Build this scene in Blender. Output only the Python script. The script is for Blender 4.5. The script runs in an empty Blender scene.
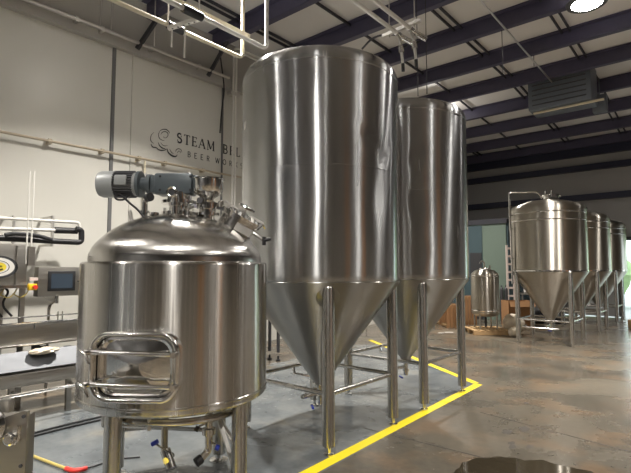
import bpy, bmesh, math, random
from mathutils import Vector, Matrix
random.seed(7)
PI = math.pi
R = math.radians
SC = bpy.context.scene
COL = SC.collection

# ------------------------------------------------------------------ camera
TH = R(40.2)            # the view is turned this far left of the tank row
PITCH = R(4.04)
FPX = 474.0
CZ = 1.55
cam_d = bpy.data.cameras.new('camera')
cam_d.sensor_width = 36
cam_d.lens = FPX / 631 * 36
cam = bpy.data.objects.new('camera', cam_d)
cam.location = (0, 0, CZ)
cam.rotation_euler = (PI / 2 + PITCH, 0, TH)
COL.objects.link(cam)
SC.camera = cam

# ------------------------------------------------------------------ world, exposure
w = bpy.data.worlds.new('world')
SC.world = w
w.use_nodes = True
w.node_tree.nodes['Background'].inputs[0].default_value = (0.80, 0.92, 1.0, 1)
w.node_tree.nodes['Background'].inputs[1].default_value = 3.5
SC.view_settings.view_transform = 'Standard'
SC.view_settings.look = 'None'
SC.view_settings.gamma = 1
SC.view_settings.use_curve_mapping = False
SC.view_settings.exposure = 0.18

# ------------------------------------------------------------------ maths helpers
def rd(r, d, z=0.0):
    """metres to the right of and ahead of the viewpoint -> room point"""
    return Vector((r * math.cos(TH) - d * math.sin(TH), r * math.sin(TH) + d * math.cos(TH), z))

def ray(px, py):
    x = (px - 315.5) / FPX
    y = (236.5 - py) / FPX
    d = math.cos(PITCH) - y * math.sin(PITCH)
    u = math.sin(PITCH) + y * math.cos(PITCH)
    v = rd(x, d)
    v.z = u
    return v

def on(px, py, X=None, Y=None, Z=None):
    v = ray(px, py)
    if X is not None: t = X / v.x
    elif Y is not None: t = Y / v.y
    else: t = (Z - CZ) / v.z
    return Vector((v.x * t, v.y * t, CZ + v.z * t))

# lamps: (x, y, z of lens, watts)
LAMPS = [(*on(587, 4, Z=5.97)[:2], 5.97, 230), (-4.8, 3.6, 5.4, 240), (-0.2, -0.4, 5.6, 230), (3.4, 4.3, 5.6, 230),
         (-5.9, 12.1, 5.6, 190), (.7, 8.1, 5.6, 210), (-4.9, -1.2, 5.6, 200), (3.6, -2.5, 5.6, 180), (1.6, 14.5, 5.3, 170),
         (-1.9, -6.2, 5.6, 200), (6.8, 3.6, 5.6, 180)]

def fillet(pts, rad, n=5):
    pts = [Vector(p) for p in pts]
    out = [pts[0]]
    for i in range(1, len(pts) - 1):
        a, b, c = pts[i - 1], pts[i], pts[i + 1]
        la, lc = (a - b).length, (c - b).length
        k = min(rad, la * .45, lc * .45)
        p0 = b + (a - b).normalized() * k
        p1 = b + (c - b).normalized() * k
        for j in range(n + 1):
            t = j / n
            out.append(p0.lerp(b, t).lerp(b.lerp(p1, t), t))
    out.append(pts[-1])
    return out

class MB:
    def __init__(s):
        s.bm = bmesh.new()
    def box(s, c, size, rot=None, bevel=0.0):
        m = Matrix.Translation(Vector(c))
        if rot is not None: m = m @ rot
        m = m @ Matrix.Diagonal((size[0], size[1], size[2], 1))
        g = bmesh.ops.create_cube(s.bm, size=1, matrix=m)
        if bevel > 0:
            es = set()
            for v in g['verts']:
                for e in v.link_edges: es.add(e)
            bmesh.ops.bevel(s.bm, geom=list(es), offset=bevel, segments=2, affect='EDGES', profile=.5)
        return s
    def bar(s, a, b, wx, wy, up=(0, 0, 1)):
        a, b = Vector(a), Vector(b)
        z = (b - a).normalized()
        u = Vector(up)
        if abs(z.dot(u)) > .98: u = Vector((1, 0, 0))
        x = u.cross(z).normalized(); y = z.cross(x)
        rot = Matrix((x, y, z)).transposed().to_4x4()
        return s.box((a + b) / 2, (wx, wy, (b - a).length), rot)
    def tube(s, pts, r, seg=12, closed=False, caps=True):
        pts = [Vector(p) for p in pts]
        n = len(pts)
        rs = r if isinstance(r, (list, tuple)) else [r] * n
        rings = []
        prev = None
        for i in range(n):
            if closed:
                t = (pts[(i + 1) % n] - pts[i - 1])
            else:
                t = pts[min(i + 1, n - 1)] - pts[max(i - 1, 0)]
            if t.length < 1e-9: t = Vector((0, 0, 1))
            t.normalize()
            if prev is None:
                u = Vector((0, 0, 1)) if abs(t.z) < .9 else Vector((1, 0, 0))
                x = (u - t * u.dot(t)).normalized()
            else:
                x = prev - t * prev.dot(t)
                x = x.normalized() if x.length > 1e-6 else t.orthogonal().normalized()
            prev = x
            y = t.cross(x)
            rings.append([s.bm.verts.new(pts[i] + (x * math.cos(2 * PI * k / seg) + y * math.sin(2 * PI * k / seg)) * rs[i]) for k in range(seg)])
        m = n if closed else n - 1
        for i in range(m):
            a, b = rings[i], rings[(i + 1) % n]
            for k in range(seg):
                s.bm.faces.new((a[k], a[(k + 1) % seg], b[(k + 1) % seg], b[k]))
        if caps and not closed:
            s.bm.faces.new(list(reversed(rings[0])))
            s.bm.faces.new(rings[-1])
        return s
    def cyl(s, a, b, r0, r1=None, seg=20):
        return s.tube([a, b], [r0, r0 if r1 is None else r1], seg)
    def lathe(s, prof, seg=48, mat=None, fn=None):
        mat = mat or Matrix.Identity(4)
        rings = []
        for (r, z) in prof:
            if r < 1e-6:
                rings.append([s.bm.verts.new(mat @ Vector((0, 0, z)))])
            else:
                ring = []
                for k in range(seg):
                    a = 2 * PI * k / seg
                    rr = r + (fn(a, z) if fn else 0)
                    ring.append(s.bm.verts.new(mat @ Vector((rr * math.cos(a), rr * math.sin(a), z))))
                rings.append(ring)
        for i in range(len(rings) - 1):
            a, b = rings[i], rings[i + 1]
            for k in range(seg):
                k2 = (k + 1) % seg
                if len(a) == 1 and len(b) == 1: continue
                if len(a) == 1: s.bm.faces.new((a[0], b[k2], b[k]))
                elif len(b) == 1: s.bm.faces.new((a[k], a[k2], b[0]))
                else: s.bm.faces.new((a[k], a[k2], b[k2], b[k]))
        return s
    def prism(s, outline, mat, depth):
        """outline (x,y) extruded along z by depth, through matrix mat"""
        lo = [s.bm.verts.new(mat @ Vector((x, y, 0))) for x, y in outline]
        hi = [s.bm.verts.new(mat @ Vector((x, y, depth))) for x, y in outline]
        n = len(outline)
        s.bm.faces.new(list(reversed(lo))); s.bm.faces.new(hi)
        for i in range(n):
            j = (i + 1) % n
            s.bm.faces.new((lo[i], lo[j], hi[j], hi[i]))
        return s
    def build(s, name, mat, parent=None, smooth=True, ang=35):
        bmesh.ops.recalc_face_normals(s.bm, faces=s.bm.faces[:])
        me = bpy.data.meshes.new(name)
        s.bm.to_mesh(me); s.bm.free()
        if smooth:
            me.polygons.foreach_set('use_smooth', [True] * len(me.polygons))
            me.set_sharp_from_angle(angle=R(ang))
        me.materials.append(mat)
        o = bpy.data.objects.new(name, me)
        COL.objects.link(o)
        if parent: o.parent = parent
        return o

def axis_mat(p, direction, up=(0, 0, 1)):
    """matrix whose local z runs along direction, at p"""
    z = Vector(direction).normalized()
    u = Vector(up)
    if abs(z.dot(u)) > .98: u = Vector((0, 1, 0))
    x = u.cross(z).normalized(); y = z.cross(x)
    m = Matrix((x, y, z)).transposed().to_4x4()
    return Matrix.Translation(Vector(p)) @ m

def tag(o, label, cat=None, group=None):
    o['label'] = label
    if cat: o['category'] = cat
    if group: o['group'] = group
    return o
def thing(name, label, cat, loc=(0, 0, 0), rz=0, group=None):
    o = bpy.data.objects.new(name, None)
    o.empty_display_size = .1
    COL.objects.link(o)
    o.location = loc; o.rotation_euler = (0, 0, rz)
    return tag(o, label, cat, group)
def struct(o):
    o['kind'] = 'structure'
    return o
def rrect(w, h, r, n=6):
    pts = []
    for (cx, cy, a0) in ((w / 2 - r, h / 2 - r, 0), (-w / 2 + r, h / 2 - r, 90), (-w / 2 + r, -h / 2 + r, 180), (w / 2 - r, -h / 2 + r, 270)):
        for i in range(n + 1):
            a = R(a0 + 90 * i / n)
            pts.append((cx + r * math.cos(a), cy + r * math.sin(a)))
    return pts

# ------------------------------------------------------------------ materials
def new_mat(name):
    m = bpy.data.materials.new(name)
    m.use_nodes = True
    nt = m.node_tree
    return m, nt, nt.nodes['Principled BSDF']
def plain(name, col, rough=.5, metal=0.0, emit=None, estr=0, noise=0.0, scale=8, bump=0.0):
    m, nt, b = new_mat(name)
    b.inputs['Base Color'].default_value = (*col, 1)
    b.inputs['Roughness'].default_value = rough
    b.inputs['Metallic'].default_value = metal
    if emit:
        b.inputs['Emission Color'].default_value = (*emit, 1)
        b.inputs['Emission Strength'].default_value = estr
    tc = nt.nodes.new('ShaderNodeTexCoord')
    n = nt.nodes.new('ShaderNodeTexNoise')
    n.inputs['Scale'].default_value = scale
    n.inputs['Detail'].default_value = 5
    nt.links.new(tc.outputs['Object'], n.inputs['Vector'])
    mx = nt.nodes.new('ShaderNodeMix'); mx.data_type = 'RGBA'
    k = max(noise, .04)
    mx.inputs[6].default_value = (*[c * (1 - k) for c in col], 1)
    mx.inputs[7].default_value = (*[min(1, c * (1 + k)) for c in col], 1)
    nt.links.new(n.outputs['Fac'], mx.inputs[0])
    nt.links.new(mx.outputs[2], b.inputs['Base Color'])
    if bump:
        bp = nt.nodes.new('ShaderNodeBump')
        bp.inputs['Strength'].default_value = bump
        bp.inputs['Distance'].default_value = .01
        nt.links.new(n.outputs['Fac'], bp.inputs['Height'])
        nt.links.new(bp.outputs[0], b.inputs['Normal'])
    return m

def steel(name, col, rough, aniso=.0, wave=0.0, wave_scale=2.0, grain=.08, grain_vec=(40, 40, 1.0), rotv=.25, dirt=.12):
    m, nt, b = new_mat(name)
    L = nt.links.new
    b.inputs['Metallic'].default_value = 1
    tc = nt.nodes.new('ShaderNodeTexCoord')
    mp = nt.nodes.new('ShaderNodeMapping')
    mp.inputs['Scale'].default_value = grain_vec
    L(tc.outputs['Object'], mp.inputs[0])
    g = nt.nodes.new('ShaderNodeTexNoise')
    g.inputs['Scale'].default_value = 1.0
    g.inputs['Detail'].default_value = 6
    L(mp.outputs[0], g.inputs['Vector'])
    mr = nt.nodes.new('ShaderNodeMapRange')
    mr.inputs[1].default_value = .3; mr.inputs[2].default_value = .7
    mr.inputs[3].default_value = max(.02, rough - grain); mr.inputs[4].default_value = rough + grain
    L(g.outputs['Fac'], mr.inputs[0]); L(mr.outputs[0], b.inputs['Roughness'])
    mx = nt.nodes.new('ShaderNodeMix'); mx.data_type = 'RGBA'
    mx.inputs[6].default_value = (*[c * (1 - dirt) for c in col], 1)
    mx.inputs[7].default_value = (*[min(1, c * (1 + dirt)) for c in col], 1)
    L(g.outputs['Fac'], mx.inputs[0]); L(mx.outputs[2], b.inputs['Base Color'])
    if aniso:
        tg = nt.nodes.new('ShaderNodeTangent')
        tg.direction_type = 'RADIAL'; tg.axis = 'Z'
        b.inputs['Anisotropic'].default_value = aniso
        b.inputs['Anisotropic Rotation'].default_value = rotv
        L(tg.outputs[0], b.inputs['Tangent'])
    if wave:
        wn = nt.nodes.new('ShaderNodeTexNoise')
        wn.inputs['Scale'].default_value = wave_scale
        wn.inputs['Detail'].default_value = 1.5
        mp2 = nt.nodes.new('ShaderNodeMapping')
        mp2.inputs['Scale'].default_value = (1, 1, .45)
        L(tc.outputs['Object'], mp2.inputs[0]); L(mp2.outputs[0], wn.inputs['Vector'])
        bp = nt.nodes.new('ShaderNodeBump')
        bp.inputs['Strength'].default_value = wave
        bp.inputs['Distance'].default_value = .02
        L(wn.outputs['Fac'], bp.inputs['Height']); L(bp.outputs[0], b.inputs['Normal'])
    return m

ROTV = 0.25
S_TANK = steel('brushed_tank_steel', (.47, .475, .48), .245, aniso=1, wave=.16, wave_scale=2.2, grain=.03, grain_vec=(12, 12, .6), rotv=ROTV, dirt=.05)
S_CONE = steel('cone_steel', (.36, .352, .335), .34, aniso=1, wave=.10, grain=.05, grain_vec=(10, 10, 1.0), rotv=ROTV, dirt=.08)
S_KET = steel('kettle_steel', (.52, .505, .48), .225, aniso=1, wave=.08, wave_scale=3, grain=.06, grain_vec=(70, 70, .5), rotv=ROTV, dirt=.2)
S_LID = steel('kettle_lid_steel', (.56, .545, .52), .21, aniso=.75, wave=.07, grain=.03, grain_vec=(30, 30, 6), rotv=0.0, dirt=.05)
S_FAR = steel('satin_far_steel', (.44, .41, .36), .34, aniso=1, wave=.1, grain=.06, rotv=ROTV)
S_POL = steel('polished_steel', (.72, .71, .69), .12, grain=.04, grain_vec=(20, 20, 20), dirt=.05)
S_LEG = steel('leg_steel', (.48, .465, .44), .27, aniso=.7, grain=.02, grain_vec=(30, 30, 1), rotv=ROTV, dirt=.03)
S_SHELF = steel('blued_shelf_steel', (.16, .165, .175), .6, grain=.05, grain_vec=(3, 3, 40))
S_PIPE = steel('round_pipe_steel', (.56, .54, .51), .24, grain=.05, grain_vec=(6, 6, 6))
S_PLATE = steel('plate_steel', (.40, .38, .35), .36, grain=.06, grain_vec=(3, 3, 60))
S_DULL = steel('galvanised_pipe', (.62, .60, .57), .42, grain=.05, grain_vec=(9, 9, 9))
M_CREAM = plain('cream_painted_pipe', (.62, .56, .42), .5)
M_PIPEB = plain('tan_pipe_paint', (.40, .34, .25), .5)
M_WHITE = plain('white_painted_pipe', (.68, .66, .62), .4)
M_BLACK = plain('black_rubber', (.012, .012, .014), .45)
M_DARK = plain('dark_metal', (.05, .05, .055), .45, .3)
M_MOTOR = plain('grey_motor_paint', (.26, .27, .27), .42, .1)
M_FIN = plain('dark_motor_fins', (.10, .10, .11), .5, .2)
M_GEAR = plain('blue_grey_gearbox_paint', (.075, .09, .10), .42, .2)
M_BLUE = plain('blue_plastic', (.01, .03, .35), .4)
M_RED = plain('red_rubber', (.62, .03, .02), .45)
M_YEL = plain('yellow_plastic', (.85, .55, .02), .4)
M_POLE = plain('ochre_pole', (.42, .33, .10), .45)
M_TAPE = plain('yellow_floor_tape', (.82, .64, .01), .42, noise=.15, scale=5)
M_BEAM = plain('navy_painted_beam', (.070, .065, .110), .5, noise=.15)
M_GIRT = plain('dark_girt_paint', (.022, .024, .05), .5)
M_STRAP = plain('dark_strap', (.03, .03, .04), .6)
M_INK = plain('black_wall_paint', (.012, .012, .014), .6)
M_WOOD = plain('pallet_wood', (.42, .27, .13), .7, noise=.25, scale=12)
M_CARD = plain('brown_cardboard', (.36, .19, .085), .8, noise=.12)
M_BAG = plain('white_plastic_wrap', (.60, .52, .40), .35, noise=.3, scale=20, bump=.6)
M_SCREEN = plain('dark_touch_screen', (.015, .022, .032), .15)
M_SCREEN2 = plain('screen_page', (.04, .055, .075), .2)
M_LENS = plain('lamp_lens', (1, 1, 1), .3, emit=(1, .97, .9), estr=60)
M_HOUS = plain('lamp_housing', (.12, .12, .13), .5, .5)
M_HEAT = plain('unit_heater_paint', (.15, .17, .20), .5, .1)
M_PINK = plain('pale_rack_paint', (.66, .55, .50), .5)
M_GREEN = plain('leaves', (.38, .52, .25), .7, noise=.5, scale=3)
M_ASPH = plain('outside_pavement', (.4, .4, .38), .9)
M_LOGOY = plain('yellow_emblem', (.75, .6, .05), .4)
M_SEAM = plain('wall_seam', (.13, .13, .13), .6)
M_GLASS, _nt, _b = new_mat('sight_glass')
_b.inputs['Transmission Weight'].default_value = .9
_b.inputs['Roughness'].default_value = .03
_b.inputs['Base Color'].default_value = (.85, .87, .85, 1)

# white wall panels
def wall_mat(name, col, dirt, rough=.32, seams=True, spec=.5):
    m, nt, b = new_mat(name)
    L = nt.links.new
    tc = nt.nodes.new('ShaderNodeTexCoord')
    n = nt.nodes.new('ShaderNodeTexNoise'); n.inputs['Scale'].default_value = .5; n.inputs['Detail'].default_value = 6
    L(tc.outputs['Object'], n.inputs['Vector'])
    mx = nt.nodes.new('ShaderNodeMix'); mx.data_type = 'RGBA'
    mx.inputs[6].default_value = (*[c * (1 - dirt) for c in col], 1)
    mx.inputs[7].default_value = (*[c * (1 + dirt * .5) for c in col], 1)
    L(n.outputs['Fac'], mx.inputs[0]); L(mx.outputs[2], b.inputs['Base Color'])
    b.inputs['Roughness'].default_value = rough
    b.inputs['Specular IOR Level'].default_value = spec
    n2 = nt.nodes.new('ShaderNodeTexNoise'); n2.inputs['Scale'].default_value = 3.0; n2.inputs['Detail'].default_value = 2
    mp = nt.nodes.new('ShaderNodeMapping'); mp.inputs['Scale'].default_value = (1, 1, .25)
    L(tc.outputs['Object'], mp.inputs[0]); L(mp.outputs[0], n2.inputs['Vector'])
    bp = nt.nodes.new('ShaderNodeBump'); bp.inputs['Strength'].default_value = .25; bp.inputs['Distance'].default_value = .03
    L(n2.outputs['Fac'], bp.inputs['Height']); L(bp.outputs[0], b.inputs['Normal'])
    return m
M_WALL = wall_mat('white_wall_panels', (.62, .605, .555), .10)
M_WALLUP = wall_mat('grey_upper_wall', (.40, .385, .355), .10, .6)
M_FARW = wall_mat('far_wall_insulation', (.40, .39, .38), .12, .6)
M_CEIL = wall_mat('ceiling_insulation', (.72, .70, .68), .10, .5)
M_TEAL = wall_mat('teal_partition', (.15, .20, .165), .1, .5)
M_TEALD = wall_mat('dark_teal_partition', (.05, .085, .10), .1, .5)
M_BACK = wall_mat('dull_side_wall', (.17, .17, .175), .2, .6)
M_BROWN = wall_mat('brown_reflected_panel', (.42, .19, .07), .2, .5)

# floor: concrete, painted grey-blue inside the taped bay
def floor_mat():
    m, nt, b = new_mat('concrete_floor')
    L = nt.links.new
    N = nt.nodes.new
    tc = N('ShaderNodeTexCoord')
    def noise(scale, detail=6, rough=.6, dist=0.0):
        n = N('ShaderNodeTexNoise')
        n.inputs['Scale'].default_value = scale; n.inputs['Detail'].default_value = detail
        n.inputs['Roughness'].default_value = rough; n.inputs['Distortion'].default_value = dist
        L(tc.outputs['Object'], n.inputs['Vector'])
        return n
    def ramp(src, stops):
        r = N('ShaderNodeValToRGB')
        while len(r.color_ramp.elements) > 1: r.color_ramp.elements.remove(r.color_ramp.elements[0])
        r.color_ramp.elements[0].position = stops[0][0]; r.color_ramp.elements[0].color = (*stops[0][1], 1)
        for p, c in stops[1:]:
            e = r.color_ramp.elements.new(p); e.color = (*c, 1)
        L(src, r.inputs[0]); return r
    def math_(op, a, bb):
        k = N('ShaderNodeMath'); k.operation = op
        for i, v in enumerate((a, bb)):
            if v is None: continue
            if isinstance(v, (int, float)): k.inputs[i].default_value = v
            else: L(v, k.inputs[i])
        return k.outputs[0]
    def mix(f, a, bb):
        x = N('ShaderNodeMix'); x.data_type = 'RGBA'
        L(f, x.inputs[0]); L(a, x.inputs[6]); L(bb, x.inputs[7]); return x.outputs[2]
    n1 = noise(.55, 8, .62, .3); n2 = noise(1.9, 5, .5, .1); n3 = noise(14, 4)
    bare = ramp(n1.outputs['Fac'], [(.28, (.055, .048, .038)), (.45, (.088, .077, .060)), (.58, (.122, .104, .078)), (.72, (.165, .135, .098))])
    stain = ramp(n2.outputs['Fac'], [(.48, (0, 0, 0)), (.80, (1, 1, 1))])
    rust = N('ShaderNodeRGB'); rust.outputs[0].default_value = (.26, .15, .075, 1)
    f1 = math_('MULTIPLY', stain.outputs[0], .5)
    bare2 = mix(f1, bare.outputs[0], rust.outputs[0])
    paint = ramp(n2.outputs['Fac'], [(.3, (.082, .092, .100)), (.5, (.120, .132, .138)), (.64, (.165, .172, .170)), (.76, (.22, .20, .16))])
    sx = N('ShaderNodeSeparateXYZ'); L(tc.outputs['Object'], sx.inputs[0])
    wob = math_('MULTIPLY', math_('SUBTRACT', n2.outputs['Fac'], .5), .5)
    # inside tape: x < -2.4 ; in front of the slanted tape: .583 x + .812 y < 3.77 ; x > -5.7
    a = math_('LESS_THAN', math_('ADD', sx.outputs[0], math_('MULTIPLY', sx.outputs[1], .035)), -2.29)
    dd = math_('ADD', math_('MULTIPLY', sx.outputs[0], .583), math_('MULTIPLY', sx.outputs[1], .812))
    b_ = math_('LESS_THAN', dd, 3.77)
    c_ = math_('GREATER_THAN', math_('ADD', sx.outputs[0], math_('MULTIPLY', wob, 3.0)), -5.6)
    mask = math_('MULTIPLY', math_('MULTIPLY', a, b_), c_)
    col = mix(mask, bare2, paint.outputs[0])
    # fine speckle
    sp = ramp(n3.outputs['Fac'], [(.3, (.82, .82, .82)), (.7, (1.1, 1.1, 1.1))])
    mm = N('ShaderNodeMix'); mm.data_type = 'RGBA'; mm.blend_type = 'MULTIPLY'; mm.inputs[0].default_value = 1
    L(col, mm.inputs[6]); L(sp.outputs[0], mm.inputs[7])
    L(mm.outputs[2], b.inputs['Base Color'])
    rr = N('ShaderNodeMapRange')
    rr.inputs[1].default_value = .3; rr.inputs[2].default_value = .7; rr.inputs[3].default_value = .13; rr.inputs[4].default_value = .40
    L(n1.outputs['Fac'], rr.inputs[0]); L(rr.outputs[0], b.inputs['Roughness'])
    bp = N('ShaderNodeBump'); bp.inputs['Strength'].default_value = .05; bp.inputs['Distance'].default_value = .01
    L(n2.outputs['Fac'], bp.inputs['Height']); L(bp.outputs[0], b.inputs['Normal'])
    return m
M_FLOOR = floor_mat()
M_WATER, _nt, _b = new_mat('puddle_water')
_b.inputs['Base Color'].default_value = (.035, .028, .018, 1)
_b.inputs['Roughness'].default_value = .03
_b.inputs['Specular IOR Level'].default_value = .6

# ------------------------------------------------------------------ the room
XL, XR, YB, YF = -7.6, 9.0, -8.0, 18.0
def roof(y):
    return 6.32 - max(0, y - 11.5) * .065
struct(MB().box(((XL + XR) / 2, (YB + YF) / 2, -.1), (XR - XL + .4, YF - YB + .4, .2)).build('floor', M_FLOOR, smooth=False))
def xform_ceiling():
    m = MB()
    ys = [YB - .2, 11.5, YF + .2]
    v = []
    for z0 in (0, .15):
        for y in ys:
            v.append([m.bm.verts.new((x, y, roof(y) + z0)) for x in (XL - .2, XR + .2)])
    for i in (0, 1): m.bm.faces.new((v[i][0], v[i][1], v[i + 1][1], v[i + 1][0]))
    for i in (3, 4): m.bm.faces.new((v[i][0], v[i + 1][0], v[i + 1][1], v[i][1]))
    m.bm.faces.new((v[0][0], v[3][0], v[3][1], v[0][1])); m.bm.faces.new((v[2][0], v[2][1], v[5][1], v[5][0]))
    for k in (0, 1):
        m.bm.faces.new((v[0][k], v[1][k], v[2][k], v[5][k], v[4][k], v[3][k]))
    return m
struct(xform_ceiling().build('ceiling', M_CEIL, smooth=False))
ZG = 5.38
struct(MB().box((XL - .1, (YB + YF) / 2, ZG / 2), (.2, YF - YB, ZG)).build('wall_left', M_WALL, smooth=False))
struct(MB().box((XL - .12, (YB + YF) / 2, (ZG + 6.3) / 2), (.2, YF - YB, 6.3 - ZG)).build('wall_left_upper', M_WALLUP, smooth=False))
struct(MB().box((XR + .1, (YB + YF) / 2, 3.15), (.2, YF - YB, 6.3)).build('wall_right', M_BACK, smooth=False))
struct(MB().box(((XL + XR) / 2, YB - .1, 3.15), (XR - XL, .2, 6.3)).build('wall_back', M_BACK, smooth=False))
DX0, DX1, DZ = -2.35, 1.3, 2.55
for i_, yy in enumerate((.4, 5.6)):
    struct(MB().box((XR - .03, yy, 2.1), (.05, 1.5, 4.2)).build('door_%d' % (3 + i_), M_BROWN, smooth=False))  # unseen brown panels, added for the warm bands reflected in the steel
m = MB()
m.box(((XL + DX0) / 2, YF + .1, 3.0), (DX0 - XL, .2, 5.9))
m.box(((DX1 + XR) / 2, YF + .1, 3.0), (XR - DX1, .2, 5.9))
m.box(((DX0 + DX1) / 2, YF + .1, (DZ + 5.9) / 2), (DX1 - DX0, .2, 5.9 - DZ))
struct(m.build('wall_far', M_FARW, smooth=False))
# doorway frame and the outdoors behind it
m = MB()
m.box((DX0, YF - .02, DZ / 2), (.1, .12, DZ)).box((DX1, YF - .02, DZ / 2), (.1, .12, DZ)).box(((DX0 + DX1) / 2, YF - .02, DZ), (DX1 - DX0 + .1, .12, .12))
struct(m.build('door_1', M_DARK, smooth=False))
struct(MB().box((0, YF + 10.2, -.06), (40, 20, .1)).build('ground_outside', M_ASPH, smooth=False))
# left wall: girt with pipe ledge, seams
m = MB()
m.box((XL + .05, (YB + YF) / 2, ZG), (.12, YF - YB - .3, .2))
struct(m.build('trim_1', M_WALLUP, smooth=False))
n_tr = 2
for px_, wd, mt in ((112, .055, M_SEAM), (131, .012, M_WALL), (222, .03, M_SEAM)):
    p = on(px_, 120, X=XL)
    struct(MB().box((XL + .012, p.y, 2.64), (.03, wd, 5.28)).build('trim_%d' % n_tr, mt, smooth=False)); n_tr += 1
for yy in (-4.5, -1.2, 1.15, 8.6, 11.2, 13.9):
    struct(MB().box((XL + .008, yy, 2.64), (.02, .015, 5.28)).build('trim_%d' % n_tr, M_SEAM, smooth=False)); n_tr += 1
# purlins across the roof (Z-shaped section)
PUR = [-6.2, -4.7, -3.2, -1.7, -.2, 1.3, 2.8, 4.3, 5.75, 7.22, 8.72, 10.2, 11.7, 13.2, 14.7, 16.2, 17.6]
for yy in PUR:
    zt = roof(yy) - .01
    m = MB()
    L_ = XR - XL - .05; xc = (XL + XR) / 2
    m.box((xc, yy, zt - .14), (L_, .025, .28))
    m.box((xc, yy + .055, zt - .275), (L_, .12, .02))
    m.box((xc, yy - .055, zt - .008), (L_, .12, .016))
    struct(m.build('trim_%d' % n_tr, M_BEAM, smooth=False)); n_tr += 1
# straps running the other way above the purlin bottoms
for xx in (-6.75, -6.6, -5.2, -3.75, -3.6, -2.15, -2.0, -.55, 1.0, 2.5):
    m = MB()
    for i in range(len(PUR) - 1):
        a, b = PUR[i], PUR[i + 1]
        m.bar((xx, a + .03, roof(a) - .05), (xx, b - .03, roof(b) - .05), .03, .05)
    struct(m.build('trim_%d' % n_tr, M_STRAP, smooth=False)); n_tr += 1
# far wall girts, eave beam
for z, h in ((4.98, .2), (3.98, .2), (5.55, .34)):
    struct(MB().box(((XL + XR) / 2, YF - .09, z), (XR - XL - .1, .16, h)).build('trim_%d' % n_tr, M_GIRT, smooth=False)); n_tr += 1
for xx in (3.4,):
    struct(MB().box((xx, YF - .2, 2.8), (.12, .14, 5.3)).build('trim_%d' % n_tr, M_GIRT, smooth=False)); n_tr += 1
# teal partition room in the far corner
m = MB()
m.box(((XL - 4.95) / 2, 15.05, 1.5), (-4.95 - XL, .1, 3.0))
struct(m.build('wall_partition', M_TEAL, smooth=False))
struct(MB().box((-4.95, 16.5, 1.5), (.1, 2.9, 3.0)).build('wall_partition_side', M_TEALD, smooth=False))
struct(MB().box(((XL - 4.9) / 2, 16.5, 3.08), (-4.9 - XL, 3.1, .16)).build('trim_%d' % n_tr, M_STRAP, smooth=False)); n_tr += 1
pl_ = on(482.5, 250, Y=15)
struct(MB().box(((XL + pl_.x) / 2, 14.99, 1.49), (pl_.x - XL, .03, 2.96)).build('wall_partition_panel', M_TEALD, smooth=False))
p0, p1 = on(472, 250, Y=15), on(481, 280, Y=15)
struct(MB().box(((p0.x + p1.x) / 2, 14.965, 1.05), (p1.x - p0.x + .1, .03, 2.1)).build('door_2', M_DARK, smooth=False))
# saw-cut joints in the slab
M_JOINT = plain('floor_joint', (.05, .045, .04), .8)
for (a, b) in ((on(440, 447, Z=0), on(480, 457, Z=0)), (on(555, 432, Z=0), on(631, 452, Z=0))):
    a.z = b.z = .001
    dr = (b - a).normalized()
    struct(MB().bar(a - dr * .8, b + dr * .3, .012, .002).build('trim_%d' % n_tr, M_JOINT, smooth=False)); n_tr += 1

# ------------------------------------------------------------------ lamps
for i, (x, y, z, watt) in enumerate(LAMPS):
    where = ['glowing round high bay lamp hanging below the ceiling beams',
             'high bay lamp over the kettle and left wall', 'high bay lamp nearly above the viewpoint', 'high bay lamp over the open floor right of the tape',
             'high bay lamp behind the tall tanks', 'high bay lamp over the right side of the hall', 'high bay lamp behind the viewpoint by the left wall',
             'high bay lamp behind the viewpoint on the right', 'high bay lamp before the far doorway',
             'rearmost high bay lamp, far behind the viewpoint', 'high bay lamp nearest the right wall'][i]
    t = thing('high_bay_lamp', where, 'lamp', (x, y, z))
    q = 1.45 if i == 0 else 1.0  # visible lamp enlarged to the width of its bright bloom
    MB().lathe([(.16 * q, .0), (.21 * q, .0), (.22 * q, .03), (.20 * q, .06), (.12, .12), (.10, .2), (0, .2)], 32).build('housing', M_HOUS, t)
    MB().lathe([(0, .012), (.17 * q, .012), (.17 * q, .004), (0, .004)], 32).build('lens', M_LENS, t)
    MB().cyl((0, 0, .2), (0, 0, roof(y) - z - .005), .008, seg=6).build('rod', M_DARK, t)
    ld = bpy.data.lights.new('lamp_light', 'AREA')
    ld.shape = 'DISK'; ld.size = .22 if i else .46; ld.energy = watt
    ld.color = (1.0, .955, .885) if i != 0 else (1, .95, .90)
    ld.spread = R(122)
    lu = bpy.data.lights.new('lamp_uplight', 'AREA')
    lu.shape = 'DISK'; lu.size = .2; lu.energy = watt * .13; lu.color = ld.color
    luo = bpy.data.objects.new('lamp_uplight', lu)
    luo.location = (0, 0, .215); luo.rotation_euler = (PI, 0, 0); luo.parent = t
    COL.objects.link(luo)
    lo = bpy.data.objects.new('lamp_light', ld)
    lo.location = (0, 0, -.01); lo.parent = t
    COL.objects.link(lo)

# ------------------------------------------------------------------ conical fermenters
def gauss_dents(dents):
    def fn(a, z):
        s = 0
        for (a0, z0, sa, sz, dep, tilt) in dents:
            da = (a - R(a0) + PI) % (2 * PI) - PI
            dz = z - z0
            da2 = da - tilt * dz
            s -= dep * math.exp(-(da2 / sa) ** 2 - (dz / sz) ** 2)
        return s
    return fn

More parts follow.
